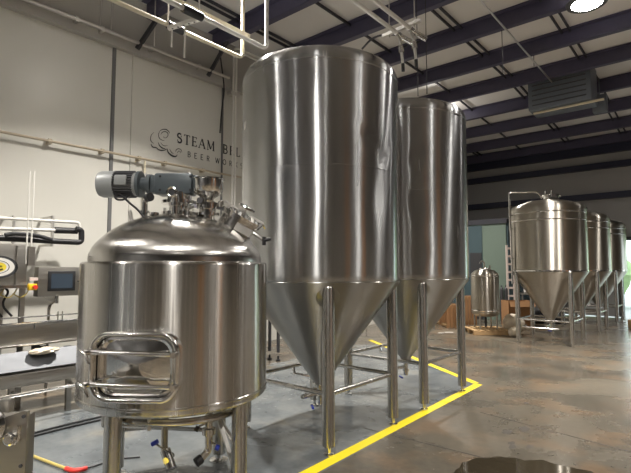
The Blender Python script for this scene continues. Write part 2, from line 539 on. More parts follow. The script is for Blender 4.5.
def fermenter(name, label, loc, Rt, zj, zs, dome, matS, matC, leg_r=.735, tipz=.42, dents=(), leg_rad=.053, group=None, band=None, seg=96):
    t = thing(name, label, 'tank', loc, 0, group)
    fn = gauss_dents(dents) if dents else None
    prof = [(Rt - .006, zj), (Rt, zj + .012)]
    nz = 40
    for i in range(1, nz + 1):
        prof.append((Rt, zj + .012 + (zs - zj - .012) * i / nz))
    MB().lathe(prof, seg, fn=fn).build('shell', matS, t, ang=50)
    m = MB()
    m.lathe([(Rt + .0003, zj + 1.02 - .005), (Rt + .0015, zj + 1.02), (Rt + .0003, zj + 1.02 + .005)], seg)
    m.build('weld_seam', matS, t)
    # head: short straight flange, knuckle, shallow dome
    k = .13
    prof = [(Rt, zs), (Rt + .004, zs + .003), (Rt + .004, zs + .03)]
    for i in range(1, 9):
        a = R(80 * i / 8)
        prof.append((Rt + .004 - k * (1 - math.cos(a)), zs + .03 + k * math.sin(a)))
    r1, z1 = prof[-1]
    for i in range(1, 11):
        q = i / 10
        prof.append((r1 * (1 - q), z1 + (dome - k) * (1 - (1 - q) ** 2)))
    MB().lathe(prof, seg).build('top_head', matS, t, ang=50)
    # cone
    prof = [(.055, tipz)]
    for i in range(1, 17):
        q = i / 16
        prof.append((.055 + (Rt - .01 - .055) * q, tipz + (zj - .02 - tipz) * q))
    prof += [(Rt - .002, zj - .006), (Rt - .006, zj)]
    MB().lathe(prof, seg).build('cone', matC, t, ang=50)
    # legs with levelling feet and weld pads
    c = leg_r / math.sqrt(2)
    slope = (zj - tipz) / (Rt - .055)
    zt = tipz + (leg_r - .055) * slope
    legs = []
    for sx, sy in ((1, -1), (1, 1), (-1, 1), (-1, -1)):
        x, y = sx * c, sy * c
        prof = [(leg_rad, .075), (leg_rad, zt + .03)]
        for i in range(1, 7):
            a = PI / 2 * i / 6
            prof.append((leg_rad * math.cos(a), zt + .03 + leg_rad * .8 * math.sin(a)))
        prof = [(0, .075)] + prof
        g = MB().lathe(prof, 20, Matrix.Translation((x, y, 0))).build('leg', S_LEG, t)
        f = MB().lathe([(0, 0), (.045, 0), (.045, .012), (.018, .02), (.018, .08), (0, .08)], 16, Matrix.Translation((x, y, 0))).build('foot', S_POL, g)
        nrm = Vector((sx / math.sqrt(2) * slope, sy / math.sqrt(2) * slope, -1)).normalized()
        rr = leg_r - .035
        pz = tipz + (rr - .055) * slope
        pp = Vector((sx * rr / math.sqrt(2), sy * rr / math.sqrt(2), pz))
        MB().lathe([(0, .005), (.095, .005), (.105, .002), (.105, -.02), (0, -.02)], 28, axis_mat(pp, nrm)).build('weld_pad', matC, t)
    cs = [(c, -c), (c, c), (-c, c), (-c, -c)]
    for i in range(4):
        a, b = cs[i], cs[(i + 1) % 4]
        MB().cyl((a[0], a[1], .5), (b[0], b[1], .5), .0205, seg=12).build('brace', S_PIPE, t)
    # outlet: neck, clamp, valve, drain tube
    MB().lathe([(.06, tipz + .012), (.075, tipz), (.075, tipz - .03), (.03, tipz - .03), (.03, tipz - .12), (.042, tipz - .12), (.042, tipz - .15), (.028, tipz - .15), (.028, tipz - .2), (0, tipz - .2)], 20).build('outlet_neck', S_POL, t)
    v = MB().tube(fillet([(0, 0, tipz - .09), (-.02, -.16, tipz - .09), (-.03, -.24, tipz - .09)], .02), .022, 10).build('drain_valve', S_POL, t)
    MB().cyl((-.02, -.2, tipz - .09), (-.02, -.2, tipz + .01), .008, seg=8).build('valve_stem', S_POL, v)
    MB().bar((-.03, -.1, tipz - .2), (.05, -.17, tipz - .2), .02, .014).build('lever', M_BLUE, v)
    MB().tube(fillet([(-.06, 0, tipz + .05), (-.4, .05, tipz + .03), (-.42, .06, tipz + .09)], .03), .016, 8).build('racking_arm', S_POL, t)
    return t

Xr = -3.08
T1 = Vector((Xr, 3.72, 0)); T2 = Vector((Xr, 5.42, 0))
ca1 = math.degrees(math.atan2(-T1.y, -T1.x)); ca2 = math.degrees(math.atan2(-T2.y, -T2.x))
f1 = fermenter('conical_fermenter', 'tallest-looking brushed steel conical tank, standing just right of the kettle', T1, .797, 1.445, 3.41, .24, S_TANK, S_CONE,
               dents=[(ca1 + 49, 2.62, .06, .10, .012, .8), (ca1 + 43, 2.2, .10, .25, .009, .1), (ca1 + 36, 2.72, .035, .16, .010, -1.2), (ca1 - 40, 1.6, .09, .10, .008, .3), (ca1 - 20, 2.1, .2, .4, .004, 0), (ca1 + 10, 1.7, .2, .3, .003, 0)])
f2 = fermenter('conical_fermenter', 'second tall brushed steel conical tank, half hidden behind the nearest one', T2, .797, 1.445, 3.41, .24, S_TANK, S_CONE,
               dents=[(ca2 + 12, 2.85, .05, .09, .012, .5), (ca2 + 10, 2.3, .08, .18, .008, -.3), (ca2 + 14, 1.75, .08, .12, .005, 0), (ca2 - 40, 2.4, .2, .5, .004, 0)])
for tt, ca in ((f1, ca1), (f2, ca2)):
    # lifting lugs and sticker near the top edge
    for da in (-2, 0):
        a = R(ca + da + (4 if tt is f1 else -28)); rr = .797
        MB().box((rr * math.cos(a), rr * math.sin(a), 3.435), (.03, .008, .05), Matrix.Rotation(a, 4, 'Z')).build('lug', S_POL, tt)
    m = MB()
    m.lathe([(0, 3.64), (.2, 3.64), (.2, 3.67), (.23, 3.67), (.23, 3.69), (0, 3.70)], 24)
    m.build('top_manway', S_POL, tt)
a = R(ca1 - 66)
MB().box((.799 * math.cos(a), .799 * math.sin(a), 2.95), (.006, .05, .07), Matrix.Rotation(a, 4, 'Z')).build('sticker', M_WHITE, f1)
a = R(ca1 - 38)

far_spots = [((-2.80, 11.2, 0), 'nearest squat conical tank of the far row, with a spray pipe up its left side'),
             ((-2.78, 13.9, 0), 'second squat conical tank of the far row, behind the nearest'),
             ((-2.76, 16.5, 0), 'last squat conical tank of the far row, nearest the bright doorway')]
for i, (p, lab) in enumerate(far_spots):
    t = fermenter('conical_fermenter', lab, p, .76, 1.51, 2.80, .26, S_FAR, S_FAR, tipz=.45, leg_rad=.048, seg=64)
    for zz in (2.76, 2.60):
        MB().lathe([(.760, zz - .012), (.766, zz - .006), (.766, zz + .006), (.760, zz + .012)], 64).build('band', S_POL, t)
    MB().lathe([(.760, 1.515), (.768, 1.52), (.768, 1.545), (.760, 1.55)], 64).build('lower_band', S_POL, t)
    lx, ly = -math.cos(TH), -math.sin(TH)       # towards picture left
    def q(s, zz, f=0.0):
        return (lx * s + math.sin(TH) * f, ly * s - math.cos(TH) * f, zz)
    MB().tube(fillet([q(.80, 1.25), q(.82, 3.26), q(.2, 3.26), q(.1, 3.12)], .06), .021, 10).build('spray_pipe', S_POL, t)
    for zz in (2.45, 2.75, 1.8):
        MB().bar(q(.74, zz), q(.84, zz), .02, .03).build('pipe_clip', S_POL, t)
    m = MB()
    m.lathe([(0, 3.08), (.16, 3.08), (.16, 3.14), (.19, 3.14), (.19, 3.17), (0, 3.18)], 24, Matrix.Translation((.12, -.1, 0)))
    m.build('top_manway', S_POL, t)
    for dx in (0, .12):
        MB().cyl((dx, -.05, 3.1), (dx, -.05, 3.28), .02, seg=10).build('vent_stub', S_POL, t)
    MB().tube(fillet([(.3, -.6, .35), (-.4, -.62, .35), (-.45, -.2, .35)], .05), .02, 8).build('drain_pipe', S_POL, t)

# ------------------------------------------------------------------ the kettle
KC = rd(-1.01, 3.49)
K = thing('brewing_kettle', 'round jacketed steel kettle with side hatch, domed lid and grey mixer motor', 'kettle', KC, TH)
KR, KB, KT = .65, .685, 1.60
prof = [(KR - .12, KB - .02), (KR - .03, KB - .015), (KR - .006, KB), (KR, KB + .012)]
for i in range(1, 25): prof.append((KR, KB + .012 + (KT - KB - .03) * i / 24))
for i in range(1, 7):
    a = PI / 2 * i / 6
    prof.append((KR - .022 * (1 - math.cos(a)), KT - .018 + .022 * math.sin(a)))
prof += [(KR - .05, KT + .006), (KR - .065, KT + .0)]
MB().lathe(prof, 112).build('shell', S_KET, K, ang=50)
MB().lathe([(KR - .12, KB - .02), (KR - .3, KB - .07), (.08, KB - .13), (0, KB - .13)], 64).build('bottom_head', S_KET, K)
MB().lathe([(KR, KB + .03), (KR + .004, KB + .035), (KR + .004, KB + .045), (KR, KB + .05)], 96).build('weld_band', S_KET, K)
# lid
RL = KR - .047
prof = [(RL, KT - .005), (RL, KT + .03)]
for i in range(1, 33):
    q = 1 - (1 - i / 32) ** 1.0
    rr = RL * math.cos(PI / 2 * q)
    prof.append((rr if i < 32 else 0, KT + .03 + .335 * max(0.0, 1 - (rr / RL) ** 1.92) ** .59))
MB().lathe(prof, 96).build('lid', S_LID, K, ang=50)
# legs
for (x, y) in ((-.50, .22), (.22, .50), (.50, -.23), (-.235, -.50)):
    g = MB().lathe([(0, .06), (.053, .06), (.053, KB), (0, KB)], 24, Matrix.Translation((x, y, 0))).build('leg', S_LEG, K)
    MB().lathe([(0, 0), (.075, 0), (.075, .01), (.03, .02), (.03, .07), (0, .07)], 20, Matrix.Translation((x, y, 0))).build('foot', S_POL, g)
for a, b in (((-.235, -.50, .12), (.50, -.23, .12)), ((.50, -.23, .33), (.22, .50, .33)), ((-.50, .22, .33), (.22, .50, .33)), ((-.235, -.5, .33), (-.5, .22, .33))):
    MB().cyl(a, b, .02, seg=12).build('brace', S_PIPE, K)
# side hatch
az = R(-94)
hn = Vector((math.cos(az), math.sin(az), 0)); ht = Vector((-math.sin(az), math.cos(az), 0))  # ht = towards picture right
HC = hn * (KR * math.cos(R(25)) + .0) + Vector((0, 0, .985))
def hmat(off):
    m = Matrix((ht, Vector((0, 0, 1)), hn)).transposed().to_4x4()
    return Matrix.Translation(HC + hn * off) @ m
W_, H_ = .53, .40
def ringmesh(wo, ho, ro, wi, hi, ri, off0, off1):
    m = MB()
    o = rrect(wo, ho, ro, 8); i_ = rrect(wi, hi, ri, 8)
    vs = []
    for (pts, off) in ((o, off0), (o, off1), (i_, off1), (i_, off0)):
        mm = hmat(off)
        vs.append([m.bm.verts.new(mm @ Vector((x, y, 0))) for x, y in pts])
    n = len(o)
    for k in range(4):
        A, B = vs[k], vs[(k + 1) % 4]
        for j in range(n):
            j2 = (j + 1) % n
            m.bm.faces.new((A[j], A[j2], B[j2], B[j]))
    return m
ringmesh(W_ - .01, H_ - .01, .11, W_ - .05, H_ - .05, .10, -.02, .095).build('hatch_neck', S_POL, K, ang=50)
hm = hmat(.10)
rimp = [hm @ Vector((x, y, 0)) for x, y in rrect(W_ - .02, H_ - .02, .105, 8)]
MB().tube(rimp, .017, 12, closed=True).build('hatch_rim', S_POL, K)
m = MB()
rings_ = []
for (k_, of) in ((1, .050), (1, .066), (.93, .068), (.86, .060), (.55, .078), (.30, .090), (.12, .093)):
    mm = hmat(of)
    rings_.append([m.bm.verts.new(mm @ Vector((x * k_, y * k_, 0))) for x, y in rrect(W_ - .06, H_ - .06, .095, 8)])
for A, B in zip(rings_, rings_[1:]):
    for q in range(len(A)):
        m.bm.faces.new((A[q], A[(q + 1) % len(A)], B[(q + 1) % len(A)], B[q]))
m.bm.faces.new(rings_[-1]); m.bm.faces.new(rings_[0])
dr = m.build('hatch_door', S_POL, K, ang=12)
for zz in (.082, -.102):
    b0 = hmat(.135) @ Vector((-.275, zz + .01, 0)); b1 = hmat(.135) @ Vector((.268, zz - .003, 0))
    cb = MB().cyl(b0, b1, .0135, seg=14).build('clamp_bar', S_POL, K)
    MB().cyl(hmat(.09) @ Vector((.255, zz, 0)), hmat(.165) @ Vector((.255, zz, 0)), .016, seg=12).build('hinge_pin', S_POL, cb)
    m = MB()
    m.cyl(hmat(.07) @ Vector((-.245, zz + .008, 0)), hmat(.20) @ Vector((-.245, zz + .008, 0)), .014, seg=10)
    m.build('clamp_screw', S_POL, cb)
    m = MB()
    m.tube([hmat(.19) @ Vector((-.285, zz + .03, 0)), hmat(.19) @ Vector((-.245, zz + .008, 0)), hmat(.19) @ Vector((-.22, zz - .05, 0))], [.007, .013, .008], 10)
    m.build('wing_handle', S_POL, cb)
    m = MB()
    m.box(hmat(.06) @ Vector((-.245, zz, 0)), (.03, .10, .04), Matrix.Rotation(az, 4, 'Z'))
    m.build('clamp_lug', S_POL, K)
# gearbox neck
MB().lathe([(.0, 1.93), (.125, 1.93), (.125, 1.975), (.075, 1.98), (.075, 2.035), (.128, 2.035), (.128, 2.058), (.09, 2.065), (.09, 2.12), (0, 2.12)], 32).build('mixer_neck', S_POL, K)
m = MB()
for k in range(10):
    a = 2 * PI * k / 10
    m.cyl((.108 * math.cos(a), .108 * math.sin(a), 1.97), (.108 * math.cos(a), .108 * math.sin(a), 2.0), .010, seg=6)
m.build('flange_bolts', S_DULL, K)
GZ = 2.18
g = MB().box((-.028, 0, GZ), (.275, .16, .155), bevel=.016)
g.box((-.175, 0, GZ), (.05, .13, .13), bevel=.01)
g.box((.13, 0, GZ + .005), (.04, .12, .12), bevel=.01)
gb = g.build('gearbox', M_GEAR, K)
m = MB()
for x in (-.12, .10):
    for z in (-.05, .05):
        m.cyl((x, -.083, GZ + z), (x, -.078, GZ + z), .009, seg=8)
m.build('cover_bolt', M_BLACK, gb)
m = MB()
X0 = -.205
mt = axis_mat((X0, 0, GZ + .005), (-1, 0, 0))
m.lathe([(0, 0), (.075, 0), (.075, .03), (.05, .035), (.05, .075), (.098, .078), (.098, .10), (.075, .103), (0, .103)], 28, mt)
m.build('motor_flange', M_GEAR, K)
m = MB().lathe([(0, .10), (.085, .10), (.085, .115), (.083, .27), (0, .27)], 28, mt)
mo = m.build('motor_body', M_MOTOR, K)
m = MB()
for k in range(30):
    a = 2 * PI * k / 30
    p = mt @ Vector((.088 * math.cos(a), .088 * math.sin(a), .125)); q_ = mt @ Vector((.088 * math.cos(a), .088 * math.sin(a), .265))
    c_ = mt @ Vector((0, 0, .195))
    up = (p + q_) / 2 - c_
    m.bar(p, q_, .0035, .026, up=up)
m.build('cooling_fins', M_FIN, mo)
MB().lathe([(.088, .262), (.099, .262), (.099, .36), (.09, .385), (.06, .398), (0, .40)], 32, mt).build('fan_cover', M_MOTOR, mo)
MB().box((X0 - .20, -.075, GZ + .02), (.09, .06, .075), bevel=.01).build('terminal_box', M_MOTOR, mo)
pts = [(X0 - .15, -.04, GZ - .08), (X0 - .19, -.05, GZ - .12), (X0 - .23, -.07, GZ - .12), (X0 - .25, -.07, GZ - .095), (X0 - .23, -.07, GZ - .075), (X0 - .19, -.07, GZ - .09), (X0 - .14, -.08, GZ - .14), (X0 - .06, -.1, GZ - .20), (X0 - .02, -.1, GZ - .25), (X0 + .02, -.1, 1.925)]
MB().tube(fillet(pts, .03, 3), .008, 8).build('power_cable', M_BLACK, K)
# charging funnel and its valve
FX, FY = .225, -.06
Tm = Matrix.Translation((FX, FY, -.012))
MB().lathe([(.038, 2.065), (.05, 2.085), (.098, 2.118), (.108, 2.135), (.110, 2.215), (.117, 2.219), (.117, 2.225), (.106, 2.225), (.103, 2.14), (.05, 2.10), (.032, 2.07)], 36, Tm).build('funnel', S_POL, K)
sg = MB().lathe([(.05, 1.9), (.05, 1.955), (.085, 1.955), (.085, 1.975), (.06, 1.978), (.06, 2.0), (.08, 2.003), (.08, 2.045), (.07, 2.05), (.045, 2.066), (.036, 2.068)], 28, Tm).build('charging_valve', S_POL, K)
MB().cyl((FX - .03, FY - .08, 2.04), (FX - .03, FY - .12, 2.04), .022, seg=14).build('valve_port', M_DARK, sg)
MB().bar((FX + .07, FY, 2.0), (FX + .15, FY - .03, 1.99), .014, .02).build('valve_handle', M_DARK, sg)
# front clamp fittings on the lid
def ferrule(x, y, z0, z1, r=.028):
    return MB().lathe([(r, z0), (r, z1 - .02), (r * 1.6, z1 - .018), (r * 1.6, z1), (r, z1 + .002), (0, z1 + .002)], 20, Matrix.Translation((x, y, 0)))
m = ferrule(.02, -.17, 1.88, 2.02)
fm = m.build('lid_nozzle', S_POL, K)
MB().tube(fillet([(.02, -.17, 2.0), (.02, -.17, 2.08), (.02, -.25, 2.085)], .03), .026, 12).build('elbow', S_POL, fm)
ec_ = Vector((.02, -.255, 2.085))
MB().tube([ec_ + Vector((.03 * math.cos(2 * PI * k / 20), 0, .03 * math.sin(2 * PI * k / 20))) for k in range(20)], .010, 8, closed=True).build('clamp', S_POL, fm)
MB().cyl(ec_ + Vector((0, .004, 0)), ec_, .021, seg=16).build('port_mouth', M_DARK, fm)
m = ferrule(-.235, -.06, 1.88, 1.98, .022)
fm = m.build('lid_nozzle', S_POL, K)
MB().tube(fillet([(-.235, -.06, 1.97), (-.235, -.06, 2.06), (-.20, -.10, 2.07)], .03), .022, 12).build('elbow', S_POL, fm)
MB().cyl((-.20, -.10, 2.07), (-.17, -.13, 2.07), .03, seg=14).build('cap', M_BLACK, fm)
MB().tube([(-.30, -.10, 1.86), (-.325, -.11, 1.975)], .014, 8).build('probe', S_DULL, K)
m = ferrule(-.13, -.16, 1.88, 1.955, .02)
m.build('lid_nozzle', S_POL, K)
MB().tube(fillet([(.10, -.17, 1.9), (.10, -.17, 1.99), (.17, -.2, 2.0)], .03), .018, 10).build('spray_elbow', S_POL, K)
# tilted round manway on the right of the lid
mwn = Vector((.50, -.08, .86)).normalized()
mwp = Vector((.40, .03, 1.845))
mm = axis_mat(mwp, mwn)
MB().lathe([(.135, -.07), (.135, .09), (.16, .092), (.16, .11), (.125, .11), (.125, -.05)], 40, mm).build('manway_neck', S_LID, K)
mc = MB().lathe([(.165, .112), (.165, .128), (.14, .13), (.09, .15), (0, .158)], 40, mm).build('manway_cover', S_POL, K)
m = MB()
m.bar(mm @ Vector((-.0, -.17, .155)), mm @ Vector((-.0, .17, .155)), .03, .014)
m.cyl(mm @ Vector((0, 0, .13)), mm @ Vector((0, 0, .20)), .014, seg=10)
m.build('cover_yoke', S_DULL, mc)
ra = [mm @ Vector((.06 * math.cos(a), .06 * math.sin(a), .195)) for a in [2 * PI * k / 20 for k in range(20)]]
m = MB().tube(ra, .009, 8, closed=True)
m.bar(ra[0], ra[10], .008, .008).bar(ra[5], ra[15], .008, .008)
m.build('hand_wheel', S_POL, mc)
for k in (30, 110, -40, -100, 170):
    a = R(k)
    m = MB()
    c0 = mm @ Vector((.15 * math.cos(a), .15 * math.sin(a), .09)); c1 = mm @ Vector((.18 * math.cos(a), .18 * math.sin(a), .15))
    m.bar(c0, c1, .02, .02)
    m.tube([c1, mm @ Vector((.20 * math.cos(a + .2), .20 * math.sin(a + .2), .13))], .006, 8)
    m.build('swing_bolt', S_POL, mc)
# long black-knobbed latch on its right
l0 = mwp + Vector((.15, -.12, -.02)); l1 = mwp + Vector((.245, -.16, -.085))
lt = MB().tube([mwp + Vector((.06, -.12, .03)), l0, l1], .011, 8).build('latch', S_POL, K)
m = MB(); m.cyl(l1 + Vector((.0, 0, -.035)), l1 + Vector((.0, 0, .025)), .014, seg=10); m.cyl(l1, l1 + Vector((.05, -.01, .01)), .012, seg=8)
m.build('latch_knob', M_BLACK, lt)
m = MB()
m.bar(mwp + Vector((.04, -.14, .02)), mwp + Vector((.15, -.14, -.04)), .04, .055)
m.build('latch_block', S_DULL, K)
# small left bracket on the shoulder
MB().tube(fillet([(-.60, -.12, KT + .06), (-.585, -.13, KT + .075), (-.53, -.22, KT + .07)], .02), .008, 8).build('sight_tube', S_POL, K)
# piping underneath
ring = [(.47 * math.cos(R(a)), .47 * math.sin(R(a)), .62 - .0003 * (a + 150)) for a in range(-125, -20, 6)]
MB().tube(ring, .024, 12).build('steam_ring_pipe', S_PIPE, K)
m = MB()
m.cyl((-.27, -.40, .60), (-.33, -.44, .60), .035, seg=14)
m.build('ring_union', S_DULL, K)
MB().cyl((-.02, -.48, .56), (-.02, -.48, .68), .012, seg=8).build('ring_hanger', S_DULL, K)
MB().tube(fillet([(.0, -.2, .62), (.02, -.30, .50), (.06, -.42, .40), (.10, -.46, .37)], .04), .022, 12).build('sample_pipe', S_PIPE, K)
v = MB().cyl((.07, -.44, .43), (.12, -.47, .33), .032, seg=14)
v.cyl((.09, -.49, .38), (.10, -.40, .38), .02, seg=10)
v = v.build('sample_valve', S_POL, K)
MB().cyl((.12, -.47, .33), (.124, -.473, .322), .033, seg=14).build('valve_end', M_DARK, v)
MB().tube([(.02, -.48, .48), (.12, -.50, .43), (.14, -.50, .39)], .006, 8).build('lever', S_POL, v)
MB().cyl((.0, -.48, .475), (.035, -.48, .495), .014, seg=12).build('lever_knob', M_BLUE, v)
m = MB()
m.cyl((.30, -.25, .64), (.30, -.25, .40), .026, seg=14)
m.cyl((.30, -.25, .50), (.30, -.25, .46), .045, seg=14)
m.cyl((.30, -.25, .57), (.30, -.25, .545), .042, seg=14)
m.tube(fillet([(.30, -.25, .42), (.30, -.25, .35), (.25, -.30, .31)], .04), .024, 12)
v = m.build('drain_valve', S_PIPE, K)
MB().cyl((.262, -.29, .318), (.235, -.317, .302), .031, seg=14).build('rubber_cap', M_BLACK, v)
for (x, z) in ((.235, .52), (.37, .40)):
    MB().tube([(.30, -.25, z + .02), (x, -.30, z)], .007, 8).build('lever', S_POL, v)
    MB().cyl((x - .012, -.31, z), (x + .012, -.31, z - .01), .018, seg=12).build('lever_knob', M_BLUE if z < .5 else M_BLACK, v)
MB().cyl((-.45, .1, .40), (.30, -.2, .47), .014, seg=10).build('condensate_pipe', S_PIPE, K)
MB().bar((.32, -.1, .55), (.46, -.22, .25), .03, .012).build('stay', S_DULL, K)

# ------------------------------------------------------------------ wall piping and lettering
t = thing('wall_pipe', 'long cream pipe running along the white wall below the lettering', 'pipe', (XL + .12, 4, 3.5))
a, b = on(0, 131.5, X=XL + .12), on(236, 176.5, X=XL + .12)
dv = (b - a) / (b.y - a.y)
a2 = a - dv * 4; b2 = b + dv * 4.5
off = t.location
MB().cyl(a2 - off, b2 - off, .021, seg=12).build('pipe', M_PIPEB, t)
for px_ in (50, 103, 140, 166, 204):
    p = on(px_, 150, X=XL + .12); q_ = a + dv * (p.y - a.y)
    MB().box(q_ - off + Vector((-.05, 0, .0)), (.11, .05, .07)).build('pipe_bracket', M_PIPEB, t)
p = on(145, 160, X=XL + .12); q_ = a + dv * (p.y - a.y)
t2 = thing('drop_pipe', 'thin vertical drop pipe with a valve left of the gearbox', 'pipe', (XL + .12, q_.y, 0))
MB().cyl((0, 0, .4), (0, 0, q_.z - .03), .018, seg=10).build('pipe', M_CREAM, t2)
MB().cyl((0, 0, q_.z - .25), (0, 0, q_.z - .38), .035, seg=12).build('valve_body', S_DULL, t2)
# upper pipe along the girt
a, b = on(27, 0, X=XL + .2), on(236, 80.5, X=XL + .2)
dv = (b - a) / (b.y - a.y); a2 = a - dv * 4; b2 = b - dv * .18
t = thing('conduit_run', 'grey conduit running high along the ledge of the left wall', 'conduit', (XL + .2, 4, ZG))
off = t.location
MB().cyl(a2 - off, b2 - off, .028, seg=12).build('conduit', S_DULL, t)
for px_ in (76, 102, 152, 200):
    p = on(px_, 50, X=XL + .2); q_ = a + dv * (p.y - a.y)
    MB().box(q_ - off + Vector((-.05, 0, .0)), (.14, .05, .08)).build('conduit_clip', S_DULL, t)
# thin hanging rods over it
for px_ in (100.5, 111.5, 155):
    p = on(px_, 20, X=XL + .35)
    tag(MB().cyl((XL + .35, p.y, ZG + .02), (XL + .35, p.y, roof(4) - .02), .010, seg=6).build('hanger_rod', S_DULL),
        {100.5: 'left of two thin rods hanging over the wall ledge', 111.5: 'right of two thin rods hanging over the wall ledge', 155: 'thin hanging rod beside the dark brace on the left wall'}[px_], 'rod')
# two vertical pipes left of the tall tank
t = thing('riser_pipes', 'pair of pale vertical pipes on the wall just left of the tallest tank', 'pipe', (XL + .2, on(234.5, 120, X=XL + .2).y, 0))
for dy, top in ((-.035, on(236, 48, X=XL + .2).z), (.035, on(236, 48, X=XL + .2).z - .06)):
    MB().tube(fillet([(0, dy, .3), (0, dy, top), (0, dy + 1.6, top + .02)], .12), .022, 10).build('pipe', M_WHITE, t)
MB().box((-.05, 0, 5.16), (.14, .22, .07)).build('pipe_bracket', S_DULL, t)
# dark braces between ledge and roof
for (x0, y0, x1, y1, lab) in ((137, 49, 159, 16, 'dark diagonal brace at the top left, above the conduit'), (208, 76, 231, 35, 'thin dark diagonal brace above the wall lettering')):
    a = on(x0, y0, X=XL + .15); b = on(x1, y1, X=XL + .5)
    b.z = min(b.z, 6.28)
    tag(MB().bar(a, b, .06, .06).build('brace_strut', M_DARK), lab, 'brace')
# drooping cable by the seam
p = on(222, 90, X=XL + .1)
pts = [(XL + .1, p.y - .1, 6.1), (XL + .1, p.y - .02, 5.7), (XL + .12, p.y + .05, 5.2), (XL + .1, p.y, 4.8), (XL + .08, p.y - .02, 4.3)]
tag(MB().tube(fillet(pts, .2), .014, 8).build('hanging_cable', M_BLACK), 'black cable drooping down the wall seam left of the pale pipes', 'cable')

# lettering made of painted strokes
def ribbon(m, pts, wd, closed=False):
    """flat stroke on the wall: pts are (y, z)"""
    P = [Vector((p[0], p[1])) for p in pts]
    n = len(P); Lf = []; Rt_ = []
    ws = wd if isinstance(wd, (list, tuple)) else [wd] * n
    for i in range(n):
        t_ = (P[min(i + 1, n - 1)] - P[max(i - 1, 0)])
        t_.normalize()
        nr = Vector((-t_.y, t_.x)) * ws[i] / 2
        Lf.append(P[i] + nr); Rt_.append(P[i] - nr)
    x0, x1 = XL + .0005, XL + .004
    vs = [[m.bm.verts.new((x, q.x, q.y)) for q in arr] for x, arr in ((x1, Lf), (x1, Rt_), (x0, Rt_), (x0, Lf))]
    for i in range(n - 1):
        for k in range(4):
            A, B = vs[k], vs[(k + 1) % 4]
            m.bm.faces.new((A[i], A[i + 1], B[i + 1], B[i]))
    for i in (0, n - 1):
        m.bm.faces.new([vs[k][i] for k in range(4)])
def arc(cx, cy, rx, ry, a0, a1, n=12):
    return [(cx + rx * math.cos(R(a0 + (a1 - a0) * i / n)), cy + ry * math.sin(R(a0 + (a1 - a0) * i / n))) for i in range(n + 1)]
GL = {
 'S': (.55, [arc(.28, .74, .22, .22, 40, 255, 12) + arc(.28, .26, .23, .24, 80, -140, 12)]),
 'T': (.72, [[(.36, 0), (.36, .97)], [(.02, .97), (.70, .97)]]),
 'E': (.58, [[(.1, 0), (.1, 1)], [(.1, .97), (.54, .97)], [(.1, .5), (.44, .5)], [(.1, .03), (.56, .03)]]),
 'A': (.80, [[(.04, 0), (.40, 1)], [(.40, 1), (.76, 0)], [(.17, .34), (.63, .34)]]),
 'M': (.95, [[(.1, 0), (.12, 1)], [(.12, 1), (.475, .1)], [(.475, .1), (.83, 1)], [(.83, 1), (.86, 0)]]),
 'B': (.62, [[(.1, 0), (.1, 1)], [(.1, .97)] + arc(.30, .74, .22, .23, 90, -90, 8) + [(.1, .51)], [(.1, .51)] + arc(.32, .27, .25, .24, 90, -90, 8) + [(.1, .03)]]),
 'L': (.55, [[(.1, 0), (.1, 1)], [(.1, .03), (.52, .03)]]),
 'R': (.62, [[(.1, 0), (.1, 1)], [(.1, .97)] + arc(.30, .74, .22, .23, 90, -90, 8) + [(.1, .51)], [(.3, .51), (.56, 0)]]),
 'W': (.95, [[(.03, 1), (.25, 0)], [(.25, 0), (.475, .95)], [(.475, .95), (.70, 0)], [(.70, 0), (.92, 1)]]),
 'O': (.80, [arc(.40, .5, .35, .48, 0, 360, 24)]),
 'K': (.62, [[(.1, 0), (.1, 1)], [(.56, 1), (.1, .42)], [(.26, .6), (.58, 0)]]),
}
SERIF = {'S': [(.47, .70, .02, .2), (.07, .22, .02, .2)], 'T': [(.36, 0, .3, 0), (.03, .9, 0, .16), (.69, .9, 0, .16)], 'E': [(.08, 0, .2, 0), (.08, 1, .2, 0), (.54, .9, 0, .2), (.56, .11, 0, .2), (.44, .5, 0, .16)],
         'A': [(.04, 0, .24, 0), (.76, 0, .26, 0)], 'M': [(.1, 0, .22, 0), (.86, 0, .24, 0), (.1, 1, .18, 0), (.85, 1, .18, 0)], 'B': [(.06, 0, .16, 0), (.06, 1, .16, 0)], 'L': [(.08, 0, .2, 0), (.1, 1, .24, 0), (.52, .1, 0, .2)]}
def text(word, y0, z0, h, gap, thick, thin, serif, name, parent):
    m = MB(); y = y0
    for ch in word:
        if ch == ' ':
            y += .55 * h; continue
        wd, strokes = GL[ch]
        for si, s in enumerate(strokes):
            P = [(y + a * h, z0 + b * h) for a, b in s]
            w_ = thick
            if serif:
                if ch in 'EBTLR' and si > 0: w_ = thin if ch not in 'BR' else (thick * .8)
                if ch == 'A' and si in (0, 2): w_ = thin
                if ch == 'M' and si in (0, 2): w_ = thin
            ribbon(m, P, w_)
        if serif:
            for (sx, sz, lx, lz) in SERIF.get(ch, []):
                c = (y + sx * h, z0 + sz * h)
                ribbon(m, [(c[0] - lx * h / 2, c[1] - lz * h / 2), (c[0] + lx * h / 2, c[1] + lz * h / 2)], thin)
        y += wd * h + gap
    return m.build(name, M_INK, parent, smooth=False)
sgn = thing('wall_lettering', 'black painted lettering and steam swirl high on the white wall', 'sign', (0, 0, 0))
text('STEAM', on(177, 142, X=XL).y, on(177, 142.3, X=XL).z, .185, .048, .030, .013, True, 'headline_word', sgn)
text('BELL', on(223, 152, X=XL).y, on(177, 142.3, X=XL).z, .185, .062, .030, .013, True, 'headline_word', sgn)
text('BEER WORKS', on(187.5, 157, X=XL).y, on(188, 157, X=XL).z, .108, .084, .013, .013, False, 'second_line', sgn)
def wp(px_, py_):
    v = on(px_, py_, X=XL); return (v.y, v.z)
def zp(zx, zy):       # coordinates measured in a detail of the sign
    return wp(140 + zx * 110 / 631, 110 + zy * 80 / 459)
m = MB()
